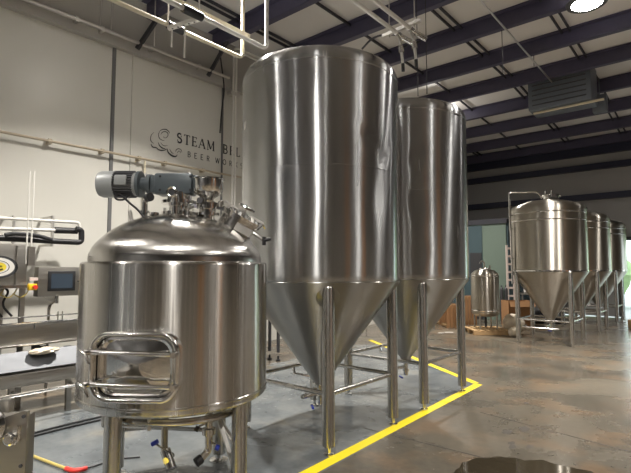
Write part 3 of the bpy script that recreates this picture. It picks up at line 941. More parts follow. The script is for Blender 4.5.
sw = [
 ([(112, 122), (128, 112), (150, 112), (165, 124), (168, 135)], [.006, .014, .018, .014, .004]),
 ([(120, 140), (128, 128), (145, 124), (158, 132), (160, 146), (152, 158), (140, 160), (134, 152)], [.005, .012, .014, .014, .012, .01, .008, .004]),
 ([(112, 122), (106, 140), (110, 160), (124, 172), (140, 176)], [.006, .01, .012, .012, .004]),
 ([(80, 128), (66, 142), (60, 162), (64, 180), (78, 192)], [.004, .008, .012, .014, .005]),
 ([(62, 195), (72, 212), (92, 216), (104, 226), (120, 232), (140, 230), (156, 222)], [.008, .024, .018, .02, .024, .018, .006]),
 ([(104, 186), (112, 204), (128, 218), (146, 222)], [.006, .018, .024, .006]),
 ([(118, 186), (128, 200), (142, 206), (158, 204)], [.004, .010, .012, .004]),
 ([(156, 222), (160, 240), (174, 256), (192, 266), (206, 266), (214, 256)], [.008, .022, .032, .034, .022, .006]),
 ([(170, 224), (178, 240), (192, 252)], [.004, .014, .005]),
 ([(204, 240), (208, 228), (222, 222), (236, 230), (240, 244)], [.004, .012, .014, .012, .004]),
 ([(214, 248), (220, 236), (230, 238), (230, 248)], [.004, .010, .010, .004]),
]
for pts, ws in sw:
    P = [zp(*p) for p in pts]
    # smooth
    Q = []; WW = []
    for i in range(len(P) - 1):
        p0 = Vector(P[max(i - 1, 0)]); p1 = Vector(P[i]); p2 = Vector(P[i + 1]); p3 = Vector(P[min(i + 2, len(P) - 1)])
        for k in range(4):
            s = k / 4
            q = .5 * ((2 * p1) + (p2 - p0) * s + (2 * p0 - 5 * p1 + 4 * p2 - p3) * s * s + (3 * p1 - p0 - 3 * p2 + p3) * s ** 3)
            Q.append((q.x, q.y)); WW.append(ws[i] * (1 - s) + ws[i + 1] * s)
    Q.append(P[-1]); WW.append(ws[-1])
    ribbon(m, Q, WW)
m.build('steam_swirl', M_INK, sgn, smooth=False)

# ------------------------------------------------------------------ overhead process pipes
def overhead(name, lab, xx, z, yend, ystart, mat, rad, rise=True):
    t = thing(name, lab, 'pipe', (xx, yend, z))
    pts = [(0, ystart - yend, 0), (0, 0, 0)]
    if rise: pts += [(0, 0, roof(yend) - z - .31)]
    MB().tube(fillet(pts, .07), rad, 12).build('pipe', mat, t)
    return t
ZP = 4.20
pA = on(242.5, 58, Z=ZP); pB = on(266.5, 49, Z=ZP); pC = on(249, 37, Z=ZP + .22)
tA = overhead('overhead_pipe', 'pale overhead pipe ending left of the tallest tank, the lower left one', pA.x, ZP, pA.y, -3, M_CREAM, .023)
tB = overhead('overhead_pipe', 'white overhead pipe reaching the top edge of the tallest tank', pB.x, ZP, pB.y, -3, M_WHITE, .025)
t = thing('cable_tray', 'cream wooden-looking bar lying just above the white overhead pipe', 'bar', (pC.x, pC.y, ZP + .22))
MB().box((0, -3.4, 0), (.045, 6.8, .05)).build('tray', M_CREAM, t)
# hanger with black insulation sleeves
h0, h1 = on(168, 28.5, Z=ZP - .05), on(199, 19, Z=ZP + .03)
t = thing('pipe_hanger', 'white slotted strut with black sleeves carrying the left overhead pipes', 'hanger', (h0 + h1) / 2)
o_ = t.location
MB().bar(h0 - o_, h1 - o_, .045, .035).build('strut', M_WHITE, t)
m = MB()
for k in range(5):
    c_ = (h0 - o_).lerp(h1 - o_, .15 + .175 * k)
    m.box(c_ + Vector((0, 0, .019)), (.02, .02, .002)).box(c_ - Vector((0, 0, .019)), (.02, .02, .003))
m.build('slots', M_BLACK, t)
def on_pipe(pt, px_):   # point on a pipe along y whose picture column is px_
    lo, hi = -2, pt.y
    for _ in range(40):
        mid = (lo + hi) / 2
        r_ = pt.x * math.cos(TH) + mid * math.sin(TH); d_ = -pt.x * math.sin(TH) + mid * math.cos(TH)
        dc = d_ * math.cos(PITCH) + (pt.z - CZ) * math.sin(PITCH)
        if 315.5 + FPX * r_ / dc < px_: lo = mid
        else: hi = mid
    return Vector((pt.x, mid, pt.z))
for (pt, xa, xb) in ((pA, 168, 183), (pB, 183, 202)):
    a = on_pipe(pt, xa); b = on_pipe(pt, xb)
    MB().cyl(a - o_, b - o_, .045, seg=14).build('black_sleeve', M_BLACK, t)
for (px_, py0, py1) in ((172, 30, 47), (185, 26, 58)):
    a = on(px_, py0, X=(h0.x + h1.x) / 2); b = on(px_, py1, X=(h0.x + h1.x) / 2)
    MB().cyl(a - o_, Vector((a.x, a.y, b.z)) - o_, .009, seg=8).build('threaded_rod', M_WHITE, t)
for h_ in (h0, h1):
    MB().cyl(h_ - o_, Vector((h_.x, h_.y, roof(3) - .05)) - o_, .008, seg=8).build('hanging_rod', M_WHITE, t)
# right-hand pair above the second tank
ZQ = 4.55
pD = on(397, 33, Z=ZQ); pE = on(410, 28.5, Z=ZQ)
for (pt, lab, n_) in ((pD, 'left of the two pale overhead pipes ending above the second tank', 0), (pE, 'right of the two pale overhead pipes ending above the second tank', 1)):
    t = thing('overhead_pipe', lab, 'pipe', pt)
    MB().tube([(0, -7.5, 0), (0, 0, 0)], .027, 12).build('pipe', M_WHITE, t)
    r_, u_ = Vector((math.cos(TH), math.sin(TH), 0)), Vector((0, 0, 1))
    el = MB().tube(fillet([(0, -.02, 0), (0, .1, -.01), tuple(r_ * .16 + Vector((0, .1, -.10)))], .06), .035, 12).build('elbow', S_POL, t)
    MB().tube(fillet([(0, 0, 0), tuple(r_ * .04 + u_ * -.12), tuple(r_ * .07 + u_ * -.42)], .06), [.018] * 8, 10).build('drop_hose', S_DULL, t)
    MB().cyl(r_ * .07 + u_ * -.40, r_ * .073 + u_ * -.50, .022, seg=12).build('hose_end', M_BLACK, t)
    v = MB().cyl(r_ * .045 + u_ * -.17, r_ * .055 + u_ * -.26, .035, seg=12).build('valve', S_POL, t)
    MB().bar(r_ * .05 + u_ * -.2, r_ * .13 + u_ * -.16, .012, .02).build('lever', M_DARK, v)
h0, h1 = on(383, 40, Z=ZQ + .0), on(420.5, 24, Z=ZQ + .0)
t = thing('pipe_hanger', 'grey slotted strut crossing the pale pipes above the second tank', 'hanger', (h0 + h1) / 2)
o_ = t.location
MB().bar(h0 - o_ + Vector((0, 0, .05)), h1 - o_ + Vector((0, 0, .05)), .045, .04).build('strut', S_DULL, t)
for f in (.18, .85):
    c_ = (h0 - o_).lerp(h1 - o_, f)
    MB().cyl(c_, Vector((c_.x, c_.y, roof(5) - .03 - o_.z)), .008, seg=8).build('hanging_rod', S_DULL, t)
pts = [on(362, 49, Y=pD.y + .1), on(372, 38, Y=pD.y + .1), on(385, 34, Y=pD.y + .1), on(397, 35, Y=pD.y + .1)]
tag(MB().tube(fillet(pts, .15), .014, 8).build('arched_hose', M_DARK), 'dark hose arching from the strut down behind the tallest tank', 'hose')
# thin long conduit on the roof at right
a = on(480, 0, Z=5.98); b = on(533, 66, Z=5.98)
dv = (b - a).normalized()
tag(MB().cyl((a.x, -2, 5.98), (a.x, 14, 5.98), .018, seg=8).build('roof_conduit', S_DULL), 'thin grey conduit strung along under the ceiling beams at right', 'conduit')
for (px_, pyt, pyb, lab) in ((503, 30, 73, 'thin wire dangling from the beams left of the heater'), (534, 45, 66, 'short wire holding up the ceiling heater')):
    a = on(px_, pyb, Y=8.8 if px_ == 503 else 10.6)
    tag(MB().cyl(a, (a.x, a.y, roof(a.y) - .02), .007, seg=6).build('hanging_wire', M_DARK), lab, 'wire')
for (px_, pyt, pyb, lab) in ((418, 60, 96, 'left of two thin wires dropping to the second tank'), (427, 45, 94, 'right of two thin wires dropping to the second tank')):
    a = on(px_, pyb, Y=6.4)
    tag(MB().cyl(a, (a.x, a.y, roof(a.y) - .02), .007, seg=6).build('hanging_wire', M_DARK), lab, 'wire')
# unit heater
c0 = on(562, 90, Y=12.3)
t = thing('ceiling_heater', 'boxy grey unit heater hanging below the beams', 'heater', c0)
MB().box((0, 0, 0), (1.35, .75, .95), bevel=.03).build('casing', M_HEAT, t)
m = MB()
for k in range(7): m.box((0, -.385, -.36 + k * .12), (1.15, .03, .02), Matrix.Rotation(R(30), 4, 'X'))
m.build('louvres', M_DARK, t)
MB().cyl((.2, 0, .48), (.2, 0, roof(c0.y) - c0.z - .03), .09, seg=20).build('flue', S_DULL, t)
for sx in (-.6, .6):
    MB().cyl((sx, 0, .46), (sx, 0, roof(c0.y) - c0.z - .02), .01, seg=6).build('hanging_rod', M_DARK, t)
MB().cyl((-.6, -.2, -.5), (.9, -.3, -.52), .03, seg=10).build('gas_pipe', M_CREAM, t)
c0 = on(600, 104, Y=13.0)
tag(MB().box(c0, (.3, .22, .42), bevel=.02).cyl(c0, (c0.x, c0.y, roof(c0.y) - .02), .012, seg=6).build('junction_box', M_HEAT), 'small grey box hanging beside the ceiling heater', 'box')

# ------------------------------------------------------------------ filling line along the left wall
XM = -6.1
def mx_(px_, py_): return on(px_, py_, X=XM)
# cabinet
c_tr = mx_(28, 244); c_br = mx_(28, 288)
yr = c_tr.y; zt_, zb_ = c_tr.z, c_br.z
F = thing('filling_machine', 'stainless filling machine cabinet with a round yellow emblem, at the left edge', 'machine', (XM, yr - .6, 0))
oy = yr - .6
def L2(p): return Vector((p[0] - XM, p[1] - oy, p[2]))
MB().box(L2((XM - .4, yr - .7, (zt_ + zb_) / 2)), (.8, 1.4, zt_ - zb_), bevel=.01).build('cabinet', S_PLATE, F)
MB().box(L2((XM + .008, yr - .11, (zt_ + zb_) / 2)), (.012, .012, (zt_ - zb_) * .9)).build('panel_fold', S_PLATE, F)
MB().box(L2((XM + .02, yr - .7, zb_ + .02)), (.03, 1.4, .03)).build('lower_lip', S_POL, F)
ec = mx_(-3, 267)
EM = axis_mat(L2(ec) + Vector((.002, 0, 0)), (1, 0, 0)) @ Matrix.Diagonal((1.6, 1, 1, 1))
em = MB().lathe([(0, .012), (.075, .012), (.08, 0), (0, 0)], 32, EM).build('emblem', M_LOGOY, F)
MB().lathe([(.055, .014), (.105, .014), (.105, .006), (.055, .006)], 32, EM).build('emblem_ring', M_WHITE, em)
MB().lathe([(.068, .0145), (.074, .0145), (.074, .008), (.068, .008)], 32, EM).build('emblem_line', M_BLACK, em)
MB().lathe([(.105, .012), (.128, .012), (.128, .004), (.105, .004)], 32, EM).build('emblem_rim', M_DARK, em)
m = MB(); m.box(L2(ec) + Vector((.016, .01, .01)), (.004, .07, .012)).box(L2(ec) + Vector((.016, .03, -.03)), (.004, .05, .012), Matrix.Rotation(R(20), 4, 'X'))
m.build('emblem_mark', M_BLACK, em)
# frame posts, legs
for yy in (yr - .03, yr - 1.35):
    for xo in (-.03, -.75):
        MB().box(L2((XM + xo, yy, zb_ / 2)), (.05, .05, zb_)).build('post', S_PLATE, F)
MB().box(L2((XM - .72, yr - .7, .75)), (.04, 1.3, .9)).build('back_panel', M_DARK, F)
MB().box(L2((XM - .4, yr - .7, .45)), (.7, 1.3, .05)).build('bed', S_PLATE, F)
m = MB()
for k in range(5):
    yy = yr - .15 - k * .1
    pts = [L2((XM - .2, yy, zb_)), L2((XM - .15, yy + .02, 1.3)), L2((XM - .15 + .04 * (k % 2), yy - .05, 1.15)), L2((XM - .1, yy + .05, 1.02))]
    m.tube(fillet(pts, .1), .013, 8)
m.build('black_hoses', M_BLACK, F)
m = MB()
for k in range(3):
    yy = yr - .12 - k * .13
    m.tube(fillet([L2((XM - .05, yy, 1.28)), L2((XM + .0, yy + .07, 1.23)), L2((XM + .01, yy + .12, 1.27)), L2((XM - .1, yy + .2, 1.36))], .05), .007, 6)
m.build('yellow_hoses', M_POLE, F)
# two thin tall rods with bracket
m = MB()
for px_ in (30, 34.5):
    p = mx_(px_, 171); q_ = mx_(px_, 264)
    m.cyl(L2(p), L2((p.x, p.y, q_.z)), .009, seg=8)
m.build('tall_rods', M_WHITE, F)
p = mx_(31, 256)
MB().box(L2(p), (.05, .07, .22)).build('rod_bracket', S_PLATE, F)
# emergency stop on the post
p = mx_(32, 287)
es = MB().box(L2(p), (.07, .085, .075), bevel=.008).build('switch_box', M_YEL, F)
MB().cyl(L2(p) + Vector((.03, .015, .0)), L2(p) + Vector((.075, .015, 0)), .024, seg=14).build('stop_button', M_RED, es)
p = mx_(34, 279)
MB().box(L2(p), (.03, .09, .035)).build('warning_label', M_PINK, F)
# touch panel on its own arm
pc0, pc1 = mx_(38, 266.5), mx_(79, 297)
cy_, cz_ = (pc0.y + pc1.y) / 2 , (mx_(58, 267).z + mx_(58, 296).z) / 2
wy, hz = (pc1.y - pc0.y), mx_(58, 267).z - mx_(58, 296).z
T = thing('touch_panel', 'steel operator box with a dark touch screen, between the machine and the kettle', 'control panel', (XM + .02, cy_, 0))
MB().box((-.07, 0, cz_), (.14, wy, hz), bevel=.008).build('box', S_PLATE, T)
s0, s1 = mx_(47.5, 271.5), mx_(74, 290.5)
sy = (s0.y + s1.y) / 2 - cy_; sw_ = s1.y - s0.y; sz = cz_ + .005
sc_ = MB().box((.004, sy, sz), (.012, sw_, hz * .68), bevel=.003).build('bezel', M_BLACK, T)
MB().box((.0105, sy, sz), (.003, sw_ * .78, hz * .5)).build('screen', M_SCREEN2, sc_)
MB().cyl((0, wy / 2 - .028, cz_), (.008, wy / 2 - .028, cz_), .008, seg=10).build('key_lock', M_BLACK, T)
MB().cyl((-.07, .0, cz_ - hz / 2), (-.07, .0, cz_ - hz / 2 - .09), .022, seg=12).build('arm', S_POL, T)
MB().tube(fillet([(-.07, 0, cz_ - hz / 2 - .07), (-.07, -.0, 1.2), (-.3, 0, 1.1), (-.3, 0, 0)], .08), .018, 10).build('post', S_POL, T)
MB().tube(fillet([(-.08, -.18, cz_ - hz / 2), (-.08, -.15, 1.24), (-.1, -.06, 1.17), (-.1, .02, 1.2)], .06), .011, 8).build('cable', M_WHITE, T)
# conveyor
Y0, Y1 = yr - 1.5, on(268, 330, X=XM).y
C_ = thing('conveyor', 'long stainless conveyor bed in front of the machine, running behind the kettle', 'conveyor', (XM + .2, (Y0 + Y1) / 2, 0))
yc = (Y0 + Y1) / 2; LY = Y1 - Y0
XC = XM + .2
def zz_(px_, py_): return on(px_, py_, X=XC + .12).z
ztop, zbot = zz_(15, 327), zz_(15, 345)
MB().box((.1, 0, (ztop + zbot) / 2), (.012, LY, ztop - zbot)).build('side_plate', S_PLATE, C_)
MB().box((-.14, 0, (ztop + zbot) / 2), (.012, LY, ztop - zbot)).build('side_plate', S_PLATE, C_)
MB().box((-.02, 0, ztop - .03), (.225, LY - .02, .015)).build('belt', M_DARK, C_)
MB().cyl((.13, -LY / 2, ztop + .035), (.13, LY / 2, ztop + .035), .008, seg=8).build('guide_rail', S_POL, C_)
MB().cyl((-.13, -LY / 2, ztop + .075), (-.13, LY / 2, ztop + .075), .008, seg=8).build('guide_rail', S_POL, C_)
MB().cyl((.13, -LY / 2, zbot - .012), (.13, LY / 2, zbot - .012), .014, seg=10).build('lower_rail', S_POL, C_)
ya = yr + .32 - yc
for k in range(9):
    yy = -LY / 2 + .25 + k * (LY - .4) / 8
    MB().cyl((.11, yy, ztop + .035), (.115, yy, ztop - .04), .008, seg=8).build('rail_post', S_POL, C_)
for dy in (0, .05):
    MB().cyl((-.1, ya + dy, ztop), (-.1, ya + dy, ztop + .12), .008, seg=8).build('guide_pin', S_POL, C_)
for k in range(6):
    yy = -LY / 2 + .03 + k * (LY - .06) / 5
    for xx in (.085, -.125):
        g = MB().box((xx, yy, (zbot + .14) / 2), (.04, .04, zbot - .14)).build('leg', S_PLATE if k < 5 else M_DARK, C_)
        MB().lathe([(0, 0), (.04, 0), (.04, .02), (.018, .03), (.018, .08), (0, .08)], 14, Matrix.Translation((xx, yy, 0))).build('foot', M_BLACK, g)
# black clamps under the bed
for px_ in (36, 44, 68):
    p = on(px_, 352, X=XC + .09)
    MB().box((.07, p.y - yc, p.z + .02), (.05, .07, .10)).build('clamp_block', M_BLACK, C_)
# lower shelf, trough beam and front rail
LYo, yco = LY, yc
Y1d = on(165, 370, X=XM + .5).y; yc = (Y0 + Y1d) / 2; LY = Y1d - Y0
D_ = thing('drip_trough', 'low stainless trough beam with sloped shelf under the conveyor', 'trough', (XM + .5, yc, 0))
XD = XM + .6
def zd(px_, py_): return on(px_, py_, X=XD).z
za, zb2 = zd(20, 374), zd(20, 387)
MB().box((.1, 0, (za + zb2) / 2), (.02, LY, za - zb2), bevel=.004).build('front_beam', S_PLATE, D_)
zs0 = zd(20, 362)
MB().box((.02, 0, zs0 - .01), (.22, LY, .012), Matrix.Rotation(R(52), 4, 'Y')).build('shelf', S_SHELF, D_)
MB().box((-.1, 0, zs0 - .12), (.02, LY, .2)).build('back_plate', S_PLATE, D_)
MB().box((.0, 0, zb2 + .01), (.2, LY, .012)).build('trough_floor', M_DARK, D_)
MB().cyl((.22, -LY / 2, zd(20, 392)), (.22, LY / 2, zd(20, 392)), .016, seg=10).build('front_rail', S_POL, D_)
for k in range(6):
    yy = -LY / 2 + .1 + k * (LY - .2) / 5
    MB().box((.02, yy, zb2 / 2), (.05, .05, zb2)).build('foot_post', S_PLATE, D_)
    MB().bar((.03, yy, zd(20, 392)), (.22, yy, zd(20, 392)), .02, .02).build('rail_arm', S_PLATE, D_)
p = on(42, 374.5, X=XD + .12)
# plastic bag lying on the shelf
random.seed(3)
bag = MB()
bc = on(44, 354, X=XD - .07)
rings = []
for i in range(9):
    u = i / 8
    rings.append((max(.012, .045 * math.sin(PI * u) ** .5), -.15 + .30 * u))
bag.lathe(rings, 20, axis_mat((bc.x, bc.y, zs0 + .075), (0, 1, .03)) @ Matrix.Diagonal((1.5, .75, 1, 1)), fn=lambda a, z: .007 * math.sin(5 * a + 40 * z) + .005 * math.sin(9 * a - 70 * z))
tag(bag.build('plastic_bag', M_BAG), 'crumpled white plastic bag lying on the trough shelf', 'bag')
# service pipes on brackets above the machine
XS = XL + .45
def srv(name, lab, pts, rad, mat, seg=12, dx=0.0):
    P = [on(a, b, X=XS + dx) for a, b in pts]
    P[0] = P[0] + (P[0] - P[1]).normalized() * 1.5
    for q in P: pass
    return tag(MB().tube(fillet(P, .06), rad, seg).build(name, mat), lab, 'pipe')
u = srv('service_pipe', 'upper white service pipe above the filling machine', [(0, 218), (79, 222.5), (80, 229)], .022, M_WHITE)
u = srv('service_pipe', 'middle white service pipe with a black sleeve above the filling machine', [(0, 228.5), (78, 231)], .024, M_WHITE)
MB().cyl(on(55, 230.2, X=XS), on(77, 231, X=XS), .045, seg=14).build('foam_sleeve', M_BLACK, u)
u = srv('insulated_pipe', 'thick black insulated pipe above the filling machine, bending up at its end', [(0, 238), (60, 241.5), (81.5, 242.5), (81.5, 230), (76, 229)], .04, M_BLACK, dx=.10)
tag(MB().tube(fillet([on(5, 235, X=XS + .19), on(14, 233.5, X=XS + .19), on(36, 235, X=XS + .19), on(52, 240, X=XS + .19)], .1), .028, 10).build('loose_hose', M_BLACK), 'black hose slung between the service pipes', 'hose')
for px_, lab in ((14, 'wall bracket of the service pipes, left of the tall rods'), (53, 'wall bracket of the service pipes near their black end')):
    a = on(px_, 217, X=XS); b = on(px_, 245, X=XS)
    m = MB().bar((XS, a.y, a.z + .02), (XS, a.y, b.z - .02), .03, .03)
    for zz in (a.z, b.z): m.bar((XS, a.y, zz), (XL + .01, a.y, zz), .03, .03)
    tag(m.build('wall_bracket', S_DULL), lab, 'bracket')

# ------------------------------------------------------------------ foreground left: steel equipment corner
G = thing('steel_pump_cart', 'stainless equipment corner with a round clamp, cut off at the lower left', 'machine', rd(-1.42, 2.2), TH)
m = MB()
fr = [(0, .10), (.125, .10), (.125, .915), (.11, .918), (-.0, .882)]
lo = [m.bm.verts.new((x, -.02, z)) for x, z in fr]; hi = [m.bm.verts.new((x, .0, z)) for x, z in fr]
m.bm.faces.new(lo); m.bm.faces.new(list(reversed(hi)))
for i in range(5):
    j = (i + 1) % 5
    m.bm.faces.new((lo[i], hi[i], hi[j], lo[j]))
m.build('side_plate', S_PLATE, G, smooth=False)
MB().box((-.12, .12, .48), (.26, .26, .72), bevel=.01).build('body', S_PLATE, G)
for (x, z) in ((.112, .895), (.108, .68), (.105, .56)):
    MB().cyl((x, -.022, z), (x, -.028, z), .008, seg=8).build('bolt', M_DARK, G)
m = MB().lathe([(0, .03), (.018, .03), (.022, .02), (.03, .018), (.03, 0), (0, 0)], 20, axis_mat((.06, -.02, .80), (0, -1, 0)))
m.build('round_cap', S_POL, G)
m = MB(); m.tube([(.10, -.035, .86), (.105, -.04, .80), (.085, -.04, .78)], .007, 8)
m.build('small_hook', S_POL, G)
m = MB().lathe([(.045, 0), (.09, 0), (.095, .01), (.095, .03), (.08, .045), (.05, .05), (0, .052)], 32, axis_mat((-.052, -.05, .86), (.3, -1, .1)))
m.build('round_flange', S_POL, G)
MB().box((-.0, .03, .93), (.05, .04, .06), bevel=.006).build('top_lug', S_PLATE, G)
MB().tube([(-.1, -.06, .80), (.0, -.055, .835), (.02, -.05, .87)], .008, 8).build('clamp_handle', S_POL, G)
MB().tube([(-.16, -.03, .62), (.02, -.03, .635)], .003, 6).build('wire', M_BLACK, G)
for (x, y) in ((-.2, .02), (-.03, .02), (-.2, .22), (-.03, .22)):
    MB().box((x, y, .07), (.04, .04, .14)).build('leg', S_PLATE, G)

# ------------------------------------------------------------------ things on the floor
def fl(px_, py_, z=0.0):
    v = on(px_, py_, Z=z); return v
# squeegee pole with red end
t = thing('squeegee_pole', 'ochre pole with a red rubber end lying on the floor', 'pole', fl(60, 464))
o_ = t.location
MB().cyl(fl(20, 451, .02) - o_, fl(67, 469, .02) - o_, .012, seg=10).build('pole', M_POLE, t)
P = [fl(66, 468.5, .022), fl(72, 470.5, .022), fl(80, 470, .022), fl(87, 468, .022)]
MB().tube(fillet([q - o_ for q in P], .03), .017, 10).build('red_end', M_RED, t)
tag(MB().tube(fillet([fl(87, 468, .01), fl(97, 465, .01), fl(115, 459, .01), fl(140, 457, .01)], .1), .007, 8).build('floor_cable', M_BLACK), 'thin black cable trailing from the red end of the pole', 'cable')
for dy, lab in ((0, 'nearer of two black hoses lying side by side across the floor'), (-3, 'farther of two black hoses lying side by side across the floor')):
    P = [fl(-20, 450 + dy, .012), fl(20, 439.5 + dy, .012), fl(60, 429 + dy, .012), fl(105, 418.5 + dy, .012), fl(150, 410 + dy, .012), fl(200, 405 + dy, .012)]
    tag(MB().tube(fillet(P, .2), .011, 8).build('floor_hose', M_BLACK), lab, 'hose')
# yellow tape
def tape(name, a, b, wd, lab):
    a, b = Vector(a), Vector(b); a.z = b.z = .0015
    return tag(MB().bar(a, b, wd, .002).build(name, M_TAPE, smooth=False), lab, 'floor marking')
c_ = fl(477, 385); n_ = fl(308, 473)
dt = (c_ - n_).normalized()
tape('floor_tape', n_ - dt * 3.5, c_ + dt * .06, .105, 'long straight yellow tape line on the floor beside the tall tanks')
e_ = fl(382, 345); st = c_ + dt * .05; dv = (e_ - st).normalized()
tape('floor_tape', st + dv * .055, st + dv * 4.2, .10, 'slanting yellow tape line running back behind the second tank')
# puddle
random.seed(11)
ctrl = [(456, 470), (463, 463), (478, 458.5), (500, 457), (516, 458), (524, 461), (540, 460), (556, 464), (572, 468), (590, 471), (606, 480), (600, 520), (520, 560), (450, 540), (446, 500), (452, 480)]
P = [fl(a, b) for a, b in ctrl]
m = MB()
pts = []
for i in range(len(P)):
    a, b = P[i], P[(i + 1) % len(P)]
    for k in range(3):
        q_ = a.lerp(b, k / 3)
        pts.append(Vector((q_.x + random.uniform(-.012, .012), q_.y + random.uniform(-.012, .012), .003)))
vs = [m.bm.verts.new(q_) for q_ in pts]
m.bm.faces.new(vs)
tag(m.build('puddle', M_WATER, smooth=False), 'dark water puddle on the concrete at the bottom edge', 'puddle')
# dark chipped spots
M_SPOT = plain('dark_stain', (.05, .04, .03), .5)
for k, (a, b, s) in enumerate(((508, 432, .05), (524, 429, .055), (512, 443, .03), (512, 447, .035), (530, 447, .03), (526, 403, .03))):
    c0 = fl(a, b)
    m = MB(); n_ = 14
    vs = [m.bm.verts.new((c0.x + s * random.uniform(.6, 1.3) * math.cos(2 * PI * i / n_), c0.y + 1.5 * s * random.uniform(.6, 1.3) * math.sin(2 * PI * i / n_), .0012)) for i in range(n_)]
    m.bm.faces.new(vs)
    o = tag(m.build('floor_stain', M_SPOT, smooth=False), ['left one of the two largest dark stains on the bare concrete', 'right one of the two largest dark stains on the bare concrete', 'small dark stain below the left large stain', 'small dark stain nearest the puddle, below the left large stain', 'small dark stain above the puddle on the right, below the right large stain', 'small lone stain farthest from the puddle'][k], 'stain', 'chipped stains near the puddle')

# ------------------------------------------------------------------ far corner: small tank on a pallet, boxes, rack
bt = on(486, 333, Z=.0)
B = thing('bright_tank', 'small shiny upright tank on a wooden pallet behind the second tall tank', 'tank', (bt.x, bt.y, 0), TH)
R_ = .33
prof = [(.05, .40), (R_ * .7, .42), (R_ - .03, .46), (R_, .52), (R_, 1.42), (R_ - .02, 1.47), (R_ * .7, 1.54), (.08, 1.58), (0, 1.58)]
MB().lathe(prof, 48).build('shell', S_FAR, B)
for zz in (1.40, .56):
    MB().lathe([(R_, zz - .012), (R_ + .008, zz), (R_, zz + .012)], 48).build('band', S_POL, B)
MB().lathe([(0, 1.6), (.11, 1.6), (.13, 1.57), (.13, 1.54)], 24).build('manway', S_POL, B)
MB().tube(fillet([(.0, 0, 1.58), (.0, 0, 1.75), (-.08, -.02, 1.78), (-.12, -.02, 1.7)], .04), .02, 10).build('top_elbow', S_POL, B)
MB().cyl((.12, -.05, 1.56), (.12, -.05, 1.66), .02, seg=10).build('top_valve', S_POL, B)
for a in (45, 135, 225, 315):
    x, y = (R_ - .04) * math.cos(R(a)), (R_ - .04) * math.sin(R(a))
    MB().cyl((x, y, .12), (x, y, .52), .022, seg=12).build('leg', S_LEG, B)
MB().cyl((0, 0, .42), (0, 0, .15), .03, seg=10).build('outlet', M_DARK, B)
P_ = thing('wooden_pallet', 'wooden pallet under the small shiny tank', 'pallet', (bt.x, bt.y, 0), TH)
m = MB()
for k in range(6): m.box((-.38 + k * .152, 0, .105), (.10, .9, .02))
m.build('deck_boards', M_WOOD, P_, smooth=False)
m = MB()
for yy in (-.40, 0, .40): m.box((0, yy, .05), (.88, .09, .09))
m.build('stringers', M_WOOD, P_, smooth=False)

def place(px_, py_): 
    v = on(px_, py_, Z=0); return (v.x, v.y, 0)
t = thing('cardboard_box', 'large open brown cardboard box between the small tank and the far row', 'box', place(518, 326), TH)
m = MB()
for (c0, s) in (((0, -.25, .35), (.7, .02, .7)), ((0, .25, .35), (.7, .02, .7)), ((-.34, 0, .35), (.02, .48, .7)), ((.34, 0, .35), (.02, .48, .7)), ((0, 0, .01), (.68, .48, .02))): m.box(c0, s)
m.build('carton', M_CARD, t, smooth=False)
m = MB().box((0, -.33, .62), (.68, .02, .16), Matrix.Rotation(R(-28), 4, 'X'))
m.build('flap', M_CARD, t, smooth=False)
def lump(name, lab, cat, loc, sx, sy, sz, mat, seed, grp=None):
    random.seed(seed)
    bm_ = MB()
    g = bmesh.ops.create_icosphere(bm_.bm, subdivisions=3, radius=1)
    ph = [random.uniform(0, 6) for _ in range(6)]
    for v in g['verts']:
        c = v.co
        f = 1 + .10 * math.sin(5 * c.x + ph[0]) * math.sin(4 * c.z + ph[1]) + .08 * math.sin(9 * c.y + 6 * c.x + ph[2]) + .05 * math.sin(14 * c.z + 8 * c.y + ph[3])
        v.co = Vector((c.x * sx * f, c.y * sy * f, max(-.85, c.z) * sz * f + sz * .9))
        v.co.z = max(v.co.z, .0)
    o = bm_.build(name, mat)
    o.location = loc
    return tag(o, lab, cat, grp)
v = Vector(place(513.5, 333.5)); lump('wrapped_sack', 'crumpled pale plastic sack on the floor before the cardboard box', 'sack', v, .26, .15, .25, M_BAG, 8)
v = Vector(place(517, 336)); v += Vector((0, .0, 0)); lump('wrapped_sack', 'smaller pale crumpled sack right beside the far tank leg', 'sack', place(515, 337), .14, .13, .12, M_BAG, 4)
lump('black_sack', 'black bin sack behind the near tank of the far row', 'sack', place(537, 323.5), .28, .26, .3, M_BLACK, 2)
lump('black_sack', 'second black sack further right under the far row tanks', 'sack', place(556, 323.5), .24, .22, .22, M_BLACK, 9)
# pale upright rack
v = on(512, 322, Z=0)
t = thing('wall_rack', 'tall pale pinkish ladder rack standing left of the far row', 'rack', (v.x, v.y, 0), TH)
zt_ = on(512, 245, Y=v.y).z
for sx in (-.10, .10):
    MB().box((sx, 0, zt_ / 2), (.05, .05, zt_)).build('upright', M_PINK, t)
for k in range(9):
    MB().box((0, 0, .3 + k * (zt_ - .4) / 8), (.18, .03, .06)).build('rung', M_PINK, t)
v = on(507, 320, Z=0)
# cart with pipes
t = thing('parts_cart', 'metal cart heaped with steel fittings beside the pale rack', 'cart', (*on(525, 320.5, Z=0)[:2], 0), TH)
MB().box((.2, 0, .82), (.8, .5, .04)).build('top_tray', S_DULL, t)
for sx in (-.15, .55):
    for sy_ in (-.2, .2):
        MB().box((sx, sy_, .41), (.04, .04, .82)).build('leg', S_DULL, t)
for k, (lab, mt_) in enumerate((('shiny pipe fitting at the left end of the metal cart', S_POL), ('white pipe fitting on the metal cart', M_WHITE), ('dark pipe fitting on the metal cart', M_DARK), ('dull grey pipe fitting at the right end of the metal cart', S_DULL))):
    o = MB().tube(fillet([(-.12 + k * .19, -.18, .87), (-.12 + k * .19, .12, .87), (-.12 + k * .19, .14, .98 + .04 * (k % 2))], .05), .028, 10).build('steel_fitting', mt_)
    o.location = t.location; o.rotation_euler = (0, 0, TH)
    tag(o, lab, 'fitting', 'pipe fittings on the cart')
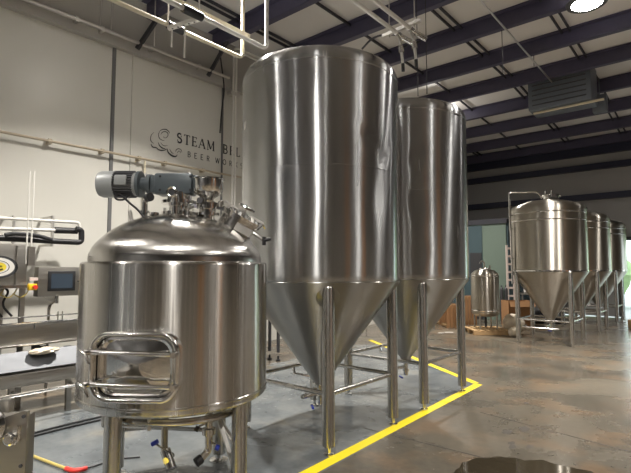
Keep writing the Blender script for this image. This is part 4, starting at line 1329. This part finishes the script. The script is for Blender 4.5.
for (px_, lab) in ((502.5, 'left of two dark upright cylinders beside the small shiny tank'), (506.8, 'right of two dark upright cylinders, beside the pale rack')):
    o = MB().lathe([(0, 0), (.055, 0), (.055, .95), (.04, 1.02), (.02, 1.04), (.02, 1.10), (0, 1.10)], 20).build('gas_cylinder', M_DARK)
    o.location = on(px_, 323, Z=0)
    tag(o, lab, 'cylinder', 'dark cylinders by the rack')
# brown crates behind tank two
for k, (a, b, w1, h1, lab) in enumerate(((453, 327, .5, .62, 'brown slatted wooden crate seen between the second tank legs'), (467, 324, .42, .8, 'taller brown slatted crate behind the right leg of the second tank'), (444, 324, .4, .5, 'low brown crate left of the slatted crates'))):
    v = on(a, b, Z=0)
    t = thing('wooden_crate', lab, 'crate', v, TH)
    for yy, nm in ((-.25, 'front_slats'), (.25, 'back_slats')):
        m = MB(); n_ = 5
        for i in range(n_):
            m.box((-w1 / 2 + w1 * (i + .5) / n_, yy, h1 / 2), (w1 / n_ * .75, .02, h1))
        m.build(nm, M_CARD, t, smooth=False)
    for zz in (.06, h1 - .06):
        m = MB()
        for yy in (-.225, .225): m.box((0, yy, zz), (w1, .03, .06))
        for xx in (-w1 / 2 + .02, w1 / 2 - .02): m.box((xx, 0, zz), (.03, .45, .06))
        m.build('frame', M_WOOD, t, smooth=False)
# small scraps
for (a, b, s, lab) in ((449, 332.5, .10, 'left scrap of white paper on the floor behind the second tank'), (441, 333, .07, 'tiny white paper scrap behind the second tank leg')):
    v = on(a, b, Z=0)
    tag(MB().box(v + Vector((0, 0, .004)), (s * 2, s, .008), Matrix.Rotation(.6, 4, 'Z')).build('paper_scrap', M_WHITE, smooth=False), lab, 'paper')
v = Vector((-1.72, 15.1, 0))
tag(MB().box(v + Vector((0.02, 0, .12)), (.28, .25, .24), Matrix.Rotation(TH, 4, 'Z'), bevel=.02).build('tan_box', M_WOOD), 'small tan box on the floor at the right edge, by the far tank', 'box')

# ------------------------------------------------------------------ outdoors through the doorway
for k, (x, y, s) in enumerate(((-4.2, 23, 1.5), (-.6, 24, 1.7), (3.2, 23.5, 1.5))):
    lump('shrub', 'green shrub outside the far doorway, ' + ['left one', 'middle one', 'right one'][k], 'shrub', (x, y, 0), s, s * .8, s, M_GREEN, 20 + k)
